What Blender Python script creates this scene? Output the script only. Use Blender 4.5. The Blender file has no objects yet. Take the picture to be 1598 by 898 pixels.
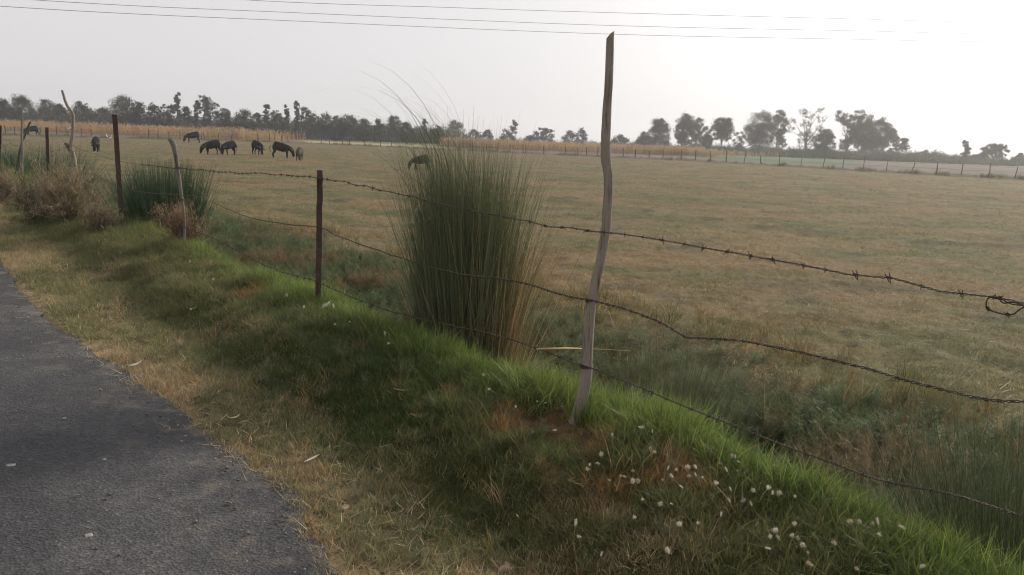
import bpy, math, random
import numpy as np
from mathutils import Vector, Matrix, Euler

R = math.radians
rng = np.random.default_rng(11)
random.seed(11)
scene = bpy.context.scene
COL = scene.collection

# ------------------------------------------------------------------ camera model
FPX, PW, PH = 1200.0, 1598.0, 898.0
CAMZ, PITCH, ROLL = 1.5, R(10.85), R(2.18)
_F = np.array([0, math.cos(PITCH), -math.sin(PITCH)])
_R0 = np.array([1.0, 0, 0])
_U0 = np.array([0, math.sin(PITCH), math.cos(PITCH)])
_R = _R0 * math.cos(ROLL) + _U0 * math.sin(ROLL)
_U = _U0 * math.cos(ROLL) - _R0 * math.sin(ROLL)
CAM = np.array([0, 0, CAMZ])


def ray(px, py):
    d = _F + (px - PW / 2) / FPX * _R - (py - PH / 2) / FPX * _U
    return d


def horizon(px):
    return 219 + .0381 * (px - 799)


# ------------------------------------------------------------------ noise
def _hash(ix, iy, seed):
    h = (ix.astype(np.int64) * 374761393 + iy.astype(np.int64) * 668265263 + seed * 974634777) & 0x7fffffff
    h = ((h ^ (h >> 13)) * 1274126177) & 0x7fffffff
    h = (h ^ (h >> 16)) & 0xffff
    return h / 65535.0


def vnoise(x, y, seed=0):
    x = np.asarray(x, float); y = np.asarray(y, float)
    ix = np.floor(x); iy = np.floor(y)
    fx = x - ix; fy = y - iy
    fx = fx * fx * (3 - 2 * fx); fy = fy * fy * (3 - 2 * fy)
    a = _hash(ix, iy, seed); b = _hash(ix + 1, iy, seed)
    c = _hash(ix, iy + 1, seed); d = _hash(ix + 1, iy + 1, seed)
    return (a + (b - a) * fx) * (1 - fy) + (c + (d - c) * fx) * fy


def fbm(x, y, seed=0, oct=4):
    s = 0; a = .5; tot = 0
    for i in range(oct):
        s = s + a * vnoise(x * 2 ** i, y * 2 ** i, seed + i * 7); tot += a; a *= .5
    return s / tot


def sstep(a, b, x):
    t = np.clip((np.asarray(x, float) - a) / (b - a), 0, 1)
    return t * t * (3 - 2 * t)


# ------------------------------------------------------------------ terrain
P0 = np.array([-.65, 2.46]); DV = np.array([-.640, .768]); NV = np.array([.768, .640])
FENCE_T = 1.43
FIELD_Z = -.30


def st(x, y):
    return (x - P0[0]) * DV[0] + (y - P0[1]) * DV[1], (x - P0[0]) * NV[0] + (y - P0[1]) * NV[1]


def xy(s, t):
    return P0[0] + s * DV[0] + t * NV[0], P0[1] + s * DV[1] + t * NV[1]


def on_z(px, py, z=FIELD_Z):
    d = ray(px, py); k = (z - CAMZ) / d[2]
    return CAM + k * d


PITS = [(*on_z(a, b, -.42)[:2], r, d) for a, b, r, d in ((1175, 688, .20, .28), (1262, 742, .16, .22), (640, 508, .22, .25), (1560, 812, .24, .3), (955, 600, .15, .2), (570, 455, .2, .2))]  # hollows added to give dark shaded gaps in the ditch
TROD = (.31, 3.38, .26, .06)        # trodden hollow at the foot of the tall pole


def height(x, y):
    x = np.asarray(x, float); y = np.asarray(y, float)
    s, t = st(x, y)
    tw = t + (fbm(s * .9, t * .9, 3, 3) - .5) * .45
    crest = .20 + .12 * (fbm(s * .8, s * 0 + 3.3, 5, 3) - .5)
    z = sstep(.55, 1.05, tw) * crest * (.86 + .14 * sstep(1.0, 1.35, tw))
    z = z - sstep(1.50, 2.15, tw) * (crest + .68)
    z = z + sstep(2.5, 4.9, tw) * (.68 + FIELD_Z)
    bump = (fbm(x * 3.6, y * 3.6, 9, 4) - .5) * .11 * sstep(.35, .9, t) * (1 - sstep(6, 9, t))
    fieldb = (fbm(x * .9, y * .9, 21, 4) - .5) * .09 * sstep(4.0, 6.5, t)
    fieldb = fieldb + ((fbm(x * 2.6 + .4 * y, y * 5.2, 23, 4) - .5) * .085) * sstep(4.3, 6.0, t)
    for hx, hy, hr, hd in PITS: z = z - hd * np.exp(-((x - hx) ** 2 + (y - hy) ** 2) / hr ** 2)
    z = z - TROD[3] * np.exp(-((x - TROD[0]) ** 2 + (y - TROD[1]) ** 2) / TROD[2] ** 2)
    z = z + bump + fieldb
    z = z - .03 * (1 - sstep(-.25, -.05, t)) * sstep(-3.9, -3.7, t)          # bed under the road
    z = z + .0 * s
    z = np.where(t < -3.9, -.25 * sstep(-3.9, -6, -(-t)) + z, z)
    return z


def h1(x, y):
    return float(height(np.array([x]), np.array([y]))[0])


def hit(px, py, dz=0.0, tmax=400):
    d = ray(px, py); k = .8; prev = k
    ks = np.concatenate([np.arange(.8, 20, .01), np.arange(20, tmax, .1)])
    P = CAM[None] + ks[:, None] * d[None]
    below = P[:, 2] < height(P[:, 0], P[:, 1]) + dz
    i = int(np.argmax(below)) if below.any() else len(ks) - 1
    return P[i]


def on_t(px, py, t=FENCE_T):
    d = ray(px, py)
    k = (t + (P0 - CAM[:2]) @ NV) / (d[:2] @ NV)
    return CAM + k * d


def on_y(px, py, Y):
    d = ray(px, py)
    return CAM + d * (Y / d[1])


def az_of(px, py=None):
    d = ray(px, horizon(px) if py is None else py)
    return math.atan2(d[0], d[1])


# ------------------------------------------------------------------ object helpers
def tag(o, label=None, cat=None, group=None, kind=None):
    if label: o['label'] = label
    if cat: o['category'] = cat
    if group: o['group'] = group
    if kind: o['kind'] = kind
    return o


def empty(name, loc=(0, 0, 0), rz=0.0, label=None, cat=None, group=None):
    o = bpy.data.objects.new(name, None); o.empty_display_size = .1
    COL.objects.link(o); o.location = loc; o.rotation_euler = (0, 0, rz)
    return tag(o, label, cat, group)


def mesh_np(name, V, faces, attrs=None, smooth=False):
    """faces: list of (N,k) int arrays"""
    me = bpy.data.meshes.new(name)
    V = np.asarray(V, np.float32).reshape(-1, 3)
    me.vertices.add(len(V)); me.vertices.foreach_set('co', V.ravel())
    faces = [np.asarray(f, np.int32) for f in faces if len(f)]
    nl = sum(f.size for f in faces); nf = sum(len(f) for f in faces)
    me.loops.add(nl); me.polygons.add(nf)
    me.loops.foreach_set('vertex_index', np.concatenate([f.ravel() for f in faces]))
    starts = []; off = 0
    for f in faces:
        k = f.shape[1]; starts.append(off + np.arange(len(f)) * k); off += f.size
    me.polygons.foreach_set('loop_start', np.concatenate(starts).astype(np.int32))
    if smooth:
        me.polygons.foreach_set('use_smooth', np.ones(nf, bool))
    for k, (typ, dat) in (attrs or {}).items():
        a = me.attributes.new(k, typ, 'POINT')
        dat = np.asarray(dat, np.float32)
        if typ == 'FLOAT_COLOR':
            if dat.shape[1] == 3: dat = np.concatenate([dat, np.ones((len(dat), 1), np.float32)], 1)
            a.data.foreach_set('color', dat.ravel())
        elif typ == 'FLOAT_VECTOR': a.data.foreach_set('vector', dat.ravel())
        elif typ == 'INT': a.data.foreach_set('value', dat.astype(np.int32).ravel())
        else: a.data.foreach_set('value', dat.ravel())
    me.update(calc_edges=True); me.validate()
    return me


def link(name, me, mat=None, parent=None, loc=None):
    o = bpy.data.objects.new(name, me); COL.objects.link(o)
    if mat is not None and len(me.materials) == 0: me.materials.append(mat)
    if parent is not None: o.parent = parent
    if loc is not None: o.location = loc
    return o


class MB:
    def __init__(s): s.V = []; s.F4 = []; s.F3 = []; s.A = {}; s.n = 0
    def add(s, V, F, **attrs):
        V = np.asarray(V, float).reshape(-1, 3); F = np.asarray(F, int)
        s.V.append(V); (s.F4 if F.shape[1] == 4 else s.F3).append(F + s.n)
        for k, v in attrs.items(): s.A.setdefault(k, []).append(np.asarray(v, float))
        s.n += len(V)
    def mesh(s, name, smooth=False, types=None):
        fs = []
        if s.F4: fs.append(np.concatenate(s.F4))
        if s.F3: fs.append(np.concatenate(s.F3))
        at = {}
        for k, v in s.A.items():
            d = np.concatenate(v)
            at[k] = ('FLOAT_COLOR' if d.ndim == 2 else 'FLOAT', d)
        return mesh_np(name, np.concatenate(s.V), fs, at, smooth)


def tube(path, radii, sides=8, cap=True):
    P = np.asarray(path, float); n = len(P)
    rad = np.broadcast_to(np.asarray(radii, float), (n,)) if np.ndim(radii) < 2 else None
    T = np.gradient(P, axis=0); T /= np.linalg.norm(T, axis=1)[:, None] + 1e-12
    ref = np.array([0, 0, 1.0]) if abs(T[0, 2]) < .9 else np.array([1.0, 0, 0])
    N = np.zeros_like(P)
    v = ref - T[0] * (ref @ T[0]); N[0] = v / np.linalg.norm(v)
    for i in range(1, n):
        v = N[i - 1] - T[i] * (N[i - 1] @ T[i]); N[i] = v / (np.linalg.norm(v) + 1e-12)
    B = np.cross(T, N)
    a = np.arange(sides) * 2 * math.pi / sides
    if rad is None: rr = np.asarray(radii, float)
    else: rr = np.repeat(rad[:, None], sides, 1)
    V = P[:, None] + rr[..., None] * (np.cos(a)[None, :, None] * N[:, None] + np.sin(a)[None, :, None] * B[:, None])
    V = V.reshape(-1, 3)
    i = np.arange(n - 1)[:, None] * sides; j = np.arange(sides)[None]; k = (j + 1) % sides
    F = np.stack([i + j, i + k, i + sides + k, i + sides + j], -1).reshape(-1, 4)
    if cap:
        V = np.concatenate([V, P[:1], P[-1:]])
        c0 = n * sides; c1 = c0 + 1; e = (n - 1) * sides
        jj = np.arange(sides); kk = (jj + 1) % sides
        C0 = np.stack([np.full(sides, c0), kk, jj, jj], -1); C1 = np.stack([np.full(sides, c1), e + jj, e + kk, e + kk], -1)
        return V, F, np.concatenate([C0[:, :3], C1[:, :3]])
    return V, F, None


def add_tube(mb, path, radii, sides=8, **at):
    V, F, C = tube(path, radii, sides)
    n0 = mb.n
    mb.add(V, F, **{k: np.broadcast_to(np.asarray(v, float), (len(V),) + np.shape(v)) for k, v in at.items()})
    if C is not None: mb.F3.append(C + n0)


def spline(pts, n):
    P = np.asarray(pts, float)
    d = np.concatenate([[0], np.cumsum(np.linalg.norm(np.diff(P, axis=0), axis=1))])
    Q = np.concatenate([[2 * P[0] - P[1]], P, [2 * P[-1] - P[-2]]])
    u = np.linspace(0, d[-1], n); out = []
    for x in u:
        i = min(max(np.searchsorted(d, x, 'right') - 1, 0), len(P) - 2)
        f = (x - d[i]) / (d[i + 1] - d[i] + 1e-12)
        p0, p1, p2, p3 = Q[i], Q[i + 1], Q[i + 2], Q[i + 3]
        out.append(.5 * ((2 * p1) + (-p0 + p2) * f + (2 * p0 - 5 * p1 + 4 * p2 - p3) * f * f + (-p0 + 3 * p1 - 3 * p2 + p3) * f ** 3))
    return np.array(out)


def ribbons(base, az, length, lean, curl, width, seg=4, pw=1.3, wexp=.7, tw=None, g=None):
    g = g or rng
    base = np.asarray(base, float); N = len(base)
    f = lambda v: np.broadcast_to(np.asarray(v, float), (N,))
    az, length, lean, curl, width = map(f, (az, length, lean, curl, width))
    u = np.linspace(0, 1, seg + 1)
    um = (u[1:] + u[:-1]) / 2
    th = lean[:, None] + curl[:, None] * um[None] ** pw
    st_ = (length / seg)[:, None]
    X = np.concatenate([np.zeros((N, 1)), np.cumsum(np.sin(th) * st_, 1)], 1)
    Z = np.concatenate([np.zeros((N, 1)), np.cumsum(np.cos(th) * st_, 1)], 1)
    P = base[:, None] + np.stack([np.cos(az)[:, None] * X, np.sin(az)[:, None] * X, Z], -1)
    t = g.uniform(-1.4, 1.4, N) if tw is None else f(tw)
    W = np.stack([-np.sin(az + t), np.cos(az + t), np.zeros(N)], -1)
    w = width[:, None] * .5 * np.maximum((1 - u[None]) ** wexp, .08) * np.where(u[None] < .01, .7, 1)
    V = np.stack([P - W[:, None] * w[..., None], P + W[:, None] * w[..., None]], 2)   # N,seg+1,2,3
    b = (np.arange(N) * (seg + 1) * 2)[:, None] + (np.arange(seg) * 2)[None]
    F = np.stack([b, b + 1, b + 3, b + 2], -1).reshape(-1, 4)
    per = lambda a: np.repeat(a, (seg + 1) * 2, axis=0)
    U = np.broadcast_to(u[None, :, None], (N, seg + 1, 2)).reshape(-1)
    return V.reshape(-1, 3), F, per, U


# ------------------------------------------------------------------ materials
def new_mat(name):
    m = bpy.data.materials.new(name); m.use_nodes = True
    nt = m.node_tree; nt.nodes.clear()
    out = nt.nodes.new('ShaderNodeOutputMaterial')
    return m, nt, out


def nd(nt, typ, **kw):
    n = nt.nodes.new(typ)
    for k, v in kw.items():
        if k in ('inp',):
            for kk, vv in v.items(): n.inputs[kk].default_value = vv
        else: setattr(n, k, v)
    return n


def princ(nt, out, rough=.7, spec=.3):
    b = nt.nodes.new('ShaderNodeBsdfPrincipled')
    b.inputs['Roughness'].default_value = rough
    b.inputs['Specular IOR Level'].default_value = spec
    nt.links.new(b.outputs[0], out.inputs[0])
    return b


def ramp(nt, stops):
    r = nt.nodes.new('ShaderNodeValToRGB'); e = r.color_ramp.elements
    while len(e) > 1: e.remove(e[-1])
    e[0].position = stops[0][0]; e[0].color = (*stops[0][1], 1)
    for p, c in stops[1:]:
        x = e.new(p); x.color = (*c, 1)
    return r


def mat_noise(name, c1, c2, scale=20, rough=.8, bump=.3, stretch=(1, 1, 1), detail=5, spec=.2, c3=None, bdist=.01):
    m, nt, out = new_mat(name)
    b = princ(nt, out, rough, spec)
    tc = nd(nt, 'ShaderNodeTexCoord'); mp = nd(nt, 'ShaderNodeMapping'); mp.inputs['Scale'].default_value = stretch
    nt.links.new(tc.outputs['Object'], mp.inputs[0])
    n = nd(nt, 'ShaderNodeTexNoise', inp={'Scale': scale, 'Detail': detail, 'Roughness': .65}); nt.links.new(mp.outputs[0], n.inputs[0])
    st_ = [(.32, c1), (.68, c2)] if c3 is None else [(.3, c1), (.52, c2), (.72, c3)]
    r = ramp(nt, st_); nt.links.new(n.outputs[0], r.inputs[0]); nt.links.new(r.outputs[0], b.inputs['Base Color'])
    bp = nd(nt, 'ShaderNodeBump', inp={'Strength': bump, 'Distance': bdist}); nt.links.new(n.outputs[0], bp.inputs['Height'])
    nt.links.new(bp.outputs[0], b.inputs['Normal'])
    return m


def mat_blade(name, inst=True, trans=.4, rough=.55, spec=.25):
    """leaf material: per blade colour attribute, times a per plant tint when scattered"""
    m, nt, out = new_mat(name)
    a = nd(nt, 'ShaderNodeAttribute', attribute_name='col')
    src = a.outputs['Color']
    if inst:
        t = nd(nt, 'ShaderNodeAttribute', attribute_name='tint', attribute_type='INSTANCER')
        mx = nd(nt, 'ShaderNodeMix', data_type='RGBA', blend_type='MULTIPLY'); mx.inputs[0].default_value = 1
        nt.links.new(src, mx.inputs[6]); nt.links.new(t.outputs['Color'], mx.inputs[7]); src = mx.outputs[2]
    b = nt.nodes.new('ShaderNodeBsdfPrincipled'); b.inputs['Roughness'].default_value = rough
    b.inputs['Specular IOR Level'].default_value = spec
    tr = nd(nt, 'ShaderNodeBsdfTranslucent')
    mix = nd(nt, 'ShaderNodeMixShader'); mix.inputs[0].default_value = trans
    nt.links.new(src, b.inputs['Base Color']); nt.links.new(src, tr.inputs[0])
    nt.links.new(b.outputs[0], mix.inputs[1]); nt.links.new(tr.outputs[0], mix.inputs[2]); nt.links.new(mix.outputs[0], out.inputs[0])
    return m


M_BLADE = mat_blade('blade_scatter', True, .42)
M_WEED = mat_blade('weed_scatter', True, .2)
M_STRAW = mat_blade('straw_scatter', True, .25, .7, .15)
M_CLUMP = mat_blade('blade_clump', False, .16, .6, .2)
M_LEAF = mat_blade('tree_leaf', False, .25, .6, .2)
M_TWIG = mat_blade('dry_twig', False, .1, .8, .1)
M_BARK = mat_noise('bark', (.10, .085, .07), (.19, .165, .14), 6, .9, .5)
M_WOOD = mat_noise('weathered_wood', (.055, .046, .038), (.265, .225, .185), 7, .88, 1.0, (9, 9, .6), 9, .15, (.165, .146, .127), .006)
M_PALEWOOD = mat_noise('pale_wood', (.12, .108, .09), (.24, .22, .19), 5, .85, .8, (5, 5, .5), 6, .2, None, .006)
M_DARKWOOD = mat_noise('dark_wood', (.05, .042, .036), (.14, .12, .10), 5, .9, .8, (5, 5, .5), 6, .2, None, .006)
M_RUST = mat_noise('rusty_steel', (.035, .024, .022), (.085, .05, .04), 14, .75, .5, (1, 1, .6), 6, .3, (.055, .034, .03), .003)
M_WIRE = mat_noise('rusty_wire', (.03, .024, .02), (.075, .048, .035), 40, .7, .2, (1, 1, 1), 4, .35)
M_CABLE = mat_noise('cable', (.12, .12, .125), (.16, .16, .165), 3, .6, 0)
M_HIDE = mat_noise('buffalo_hide', (.008, .008, .009), (.024, .022, .022), 5, .85, .4, spec=.08)
M_HIDEB = mat_noise('calf_hide', (.035, .024, .018), (.07, .05, .038), 5, .8, .3)
M_HORN = mat_noise('horn', (.06, .055, .05), (.12, .11, .10), 8, .5, .1)
M_FLUFF = mat_blade('seed_fluff', False, .35, .9, .05)
M_STONE = mat_noise('pale_stone', (.2, .19, .175), (.38, .36, .33), 30, .9, .6)
M_CLOD = mat_noise('dry_clod', (.22, .16, .11), (.36, .27, .19), 25, .95, .9)
M_WHITE = mat_noise('feather', (.7, .7, .68), (.8, .8, .78), 10, .8, .1)

# ------------------------------------------------------------------ far fence line (azimuth, range)
_far = [(-420, 240, 118), (-200, 205, 100), (0, 212, 96), (100, 214, 101), (200, 217, 108), (330, 220, 116), (450, 222, 125), (580, 228, 121), (700, 234, 114),
        (800, 239, 109), (940, 245, 104), (1100, 252.5, 98), (1300, 264, 82), (1415, 270, 76), (1598, 280, 69), (1800, 292, 62), (2100, 305, 56)]
FAR_A = np.array([az_of(p[0]) for p in _far]); FAR_R = np.array([p[2] / math.cos(az_of(p[0])) for p in _far])


def far_r(a): return np.interp(a, FAR_A, FAR_R)


def polar(a, r): return np.sin(a) * r, np.cos(a) * r


# ------------------------------------------------------------------ ground
def field_mix(x, y):
    """pigment patches of the grazed field: 0..1 green, straw, reddish"""
    g = fbm(x * .7 + 4, y * 1.0, 31, 5); r = fbm(x * .3 + 9, y * .5 + 3, 37, 5); f = fbm(x * 1.7, y * 1.7, 41, 3)
    return np.clip((g - .5) * 3.2 + .5 + (f - .5) * .6, 0, 1), np.clip((r - .52) * 4 + (f - .5) * .8, 0, 1)


_fur = [(700, 296), (844, 311), (925, 320), (999, 329), (1079, 339), (1150, 347), (1229, 359), (1374, 371), (1480, 379), (1598, 386), (1750, 398)]
FUR = np.array([on_z(a, b)[:2] for a, b in _fur])


def furrow(x, y):
    """1 on the old furrow that crosses the field, 0 away from it"""
    fy = np.interp(x, FUR[:, 0], FUR[:, 1])
    w = .28 + .2 * fbm(x * 1.3, x * 0, 66, 3)
    return np.exp(-((y - fy + (fbm(x * .7, x * 0 + 5, 67, 3) - .5) * 1.0) / w) ** 2) * sstep(FUR[0, 0] - 1, FUR[0, 0] + 2, x) * (.1 + .9 * sstep(.38, .6, fbm(x * .9, y * .9 + 1, 68, 4)))


def lerp(a, b, k): return a * (1 - k[..., None]) + np.asarray(b) * k[..., None]


DEAD = [(880, 668, .3), (930, 690, .2), (790, 660, .22), (1050, 745, .22), (880, 620, .16), (950, 700, .18), (700, 620, .14), (860, 780, .15), (960, 770, .2), (390, 460, .3), (1110, 690, .12), (820, 670, .16), (620, 600, .12)]
DEADP = [(hit(a, b)[:2], r * .85) for a, b, r in DEAD]


FOOTP = on_t(898, 655)[:2]


def dead_w(x, y):
    w = np.zeros(np.shape(x))
    for (c, r) in DEADP:
        d = np.hypot(x - c[0], y - c[1]) + (fbm(x * 8, y * 8, 77, 4) - .5) * .22
        w = np.maximum(w, 1 - sstep(r * .35, r, d))
    return w


def build_ground():
    fine = np.linspace(R(-56), R(56), 460); coarse = np.linspace(R(56), R(304), 70)[1:-1]
    a = np.concatenate([fine, coarse]); na = len(a)
    r = np.concatenate([[.02], .35 * 1.0128 ** np.arange(0, 720)]); r = r[r < 930]; nr = len(r)
    A, RR = np.meshgrid(a, r)
    x = np.sin(A) * RR; y = np.cos(A) * RR
    z = height(x, y)
    s, t = st(x, y)
    fr = np.interp(A, FAR_A, FAR_R)
    beyond = (RR > fr) & (np.abs(A) < 1.2)
    # low earth bund along the far fence
    inA = np.abs(A) < 1.1
    z = z + np.where(inA, .28 * np.exp(-((RR - fr - .6) / .6) ** 2), 0)
    z = np.where(RR > 200, FIELD_Z, z)
    # pigment, with the ditch shade painted in
    c = np.zeros(x.shape + (3,)) + (.165, .13, .075)
    gk, rk = field_mix(x, y)
    c = lerp(c, (.105, .104, .05), gk); c = lerp(c, (.075, .072, .045), sstep(.6, .75, fbm(x * 1.1 + y * .2, y * 2.1 - x * .3, 44, 4)) * .8); c = lerp(c, (.18, .12, .07), rk * .7)
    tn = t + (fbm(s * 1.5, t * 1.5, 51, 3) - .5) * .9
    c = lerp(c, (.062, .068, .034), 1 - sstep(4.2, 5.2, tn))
    c = lerp(c, (.036, .034, .022), (1 - sstep(2.5, 3.2, tn)) * sstep(1.6, 1.9, t)); c = lerp(c, (.045, .05, .022), 1 - sstep(1.5, 1.8, t))  # soil darkened behind the lip: ditch shade painted into the colour
    tn2 = t + (fbm(s * 2.5, t * 2.5, 57, 3) - .5) * .5
    dry = np.clip((fbm(s * 1.3, t * 3, 58, 3) - .45) * 4, 0, 1)
    sh = np.zeros(3) + (.12, .105, .055)
    shc = lerp(np.zeros(x.shape + (3,)) + sh, (.26, .20, .125), np.clip(dry * .8 + .75 * (1 - sstep(.05, .35, tn2)), 0, 1))
    for hx, hy, hr, hd in PITS: c = lerp(c, (.028, .026, .018), np.exp(-((x - hx) ** 2 + (y - hy) ** 2) / (hr * 1.1) ** 2))  # hollows painted darker, standing in for shade under the weeds
    k = 1 - sstep(.5, .85, tn2)
    c = c * (1 - k[..., None]) + shc * k[..., None]
    c = lerp(c, (.11, .078, .046), dead_w(x, y) * (t > .3))
    z = z + furrow(x, y) * .07 * (np.abs(A) < 1.2); c = lerp(c, (.07, .066, .04), furrow(x, y) * .6 * (np.abs(A) < 1.2))
    # beyond the far fence: ploughed strip, green strip in the middle, dark bund
    pl = np.zeros(x.shape + (3,)) + (.135, .115, .10)
    pl = lerp(pl, (.10, .085, .075), np.clip((fbm(A * 60, RR * .35, 61, 3) - .45) * 4, 0, 1))
    gs = sstep(az_of(455), az_of(490), A) * (1 - sstep(az_of(690), az_of(720), A))
    pl = lerp(pl, (.17, .19, .085), gs); pl = lerp(pl, (.33, .27, .15), gs * ((RR > fr + 16) & (RR < fr + 45)))
    gb = sstep(az_of(1080), az_of(1110), A) * (1 - sstep(az_of(1310), az_of(1350), A)) * sstep(20, 40, RR - fr)
    pl = lerp(pl, (.075, .125, .07), gb)
    c = np.where(beyond[..., None], pl, c)
    c = lerp(c, (.07, .065, .04), np.exp(-((RR - fr - .2) / 1.3) ** 2) * inA * .85)
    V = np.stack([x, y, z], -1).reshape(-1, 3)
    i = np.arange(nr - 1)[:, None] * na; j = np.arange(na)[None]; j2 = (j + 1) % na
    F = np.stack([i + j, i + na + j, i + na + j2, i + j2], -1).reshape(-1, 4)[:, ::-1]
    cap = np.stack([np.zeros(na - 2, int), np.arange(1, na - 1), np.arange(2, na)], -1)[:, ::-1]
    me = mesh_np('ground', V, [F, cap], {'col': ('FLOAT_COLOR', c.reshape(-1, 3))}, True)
    m, nt, out = new_mat('earth')
    b = princ(nt, out, .95, .1)
    at = nd(nt, 'ShaderNodeAttribute', attribute_name='col')
    tc = nd(nt, 'ShaderNodeTexCoord')
    n1 = nd(nt, 'ShaderNodeTexNoise', inp={'Scale': 9, 'Detail': 8, 'Roughness': .72}); n2 = nd(nt, 'ShaderNodeTexNoise', inp={'Scale': 70, 'Detail': 4, 'Roughness': .7})
    nt.links.new(tc.outputs['Object'], n1.inputs[0]); nt.links.new(tc.outputs['Object'], n2.inputs[0])
    r1 = ramp(nt, [(.3, (.55, .55, .55)), (.7, (1.35, 1.32, 1.25))]); r2 = ramp(nt, [(.3, (.6, .6, .6)), (.7, (1.35, 1.35, 1.35))])
    nt.links.new(n1.outputs[0], r1.inputs[0]); nt.links.new(n2.outputs[0], r2.inputs[0])
    m1 = nd(nt, 'ShaderNodeMix', data_type='RGBA', blend_type='MULTIPLY'); m1.inputs[0].default_value = 1
    m2 = nd(nt, 'ShaderNodeMix', data_type='RGBA', blend_type='MULTIPLY'); m2.inputs[0].default_value = 1
    nt.links.new(at.outputs['Color'], m1.inputs[6]); nt.links.new(r1.outputs[0], m1.inputs[7])
    nt.links.new(m1.outputs[2], m2.inputs[6]); nt.links.new(r2.outputs[0], m2.inputs[7]); nt.links.new(m2.outputs[2], b.inputs['Base Color'])
    bp = nd(nt, 'ShaderNodeBump', inp={'Strength': .8, 'Distance': .03}); nt.links.new(n1.outputs[0], bp.inputs['Height'])
    bp2 = nd(nt, 'ShaderNodeBump', inp={'Strength': .7, 'Distance': .006}); nt.links.new(n2.outputs[0], bp2.inputs['Height'])
    nt.links.new(bp.outputs[0], bp2.inputs['Normal']); nt.links.new(bp2.outputs[0], b.inputs['Normal'])
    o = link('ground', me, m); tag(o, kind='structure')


_ed = [(-120, 345), (-60, 372), (0, 400), (40, 462), (75, 500), (150, 546), (215, 590), (290, 642), (312, 668), (372, 690), (388, 722), (440, 746), (474, 780), (468, 812), (492, 842), (525, 896), (560, 960)]
_ed = np.array([st(*on_z(a, b, .012)[:2]) for a, b in _ed]); _ed = _ed[np.argsort(_ed[:, 0])]


def edge_t(s):
    near = np.interp(s, _ed[:, 0], _ed[:, 1])
    return near + (fbm(s * .8, s * 0, 71, 3) - .5) * .22 * sstep(9, 12, s) + (fbm(s * 6, s * 0 + 2, 72, 4) - .5) * .10 - .01


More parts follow.
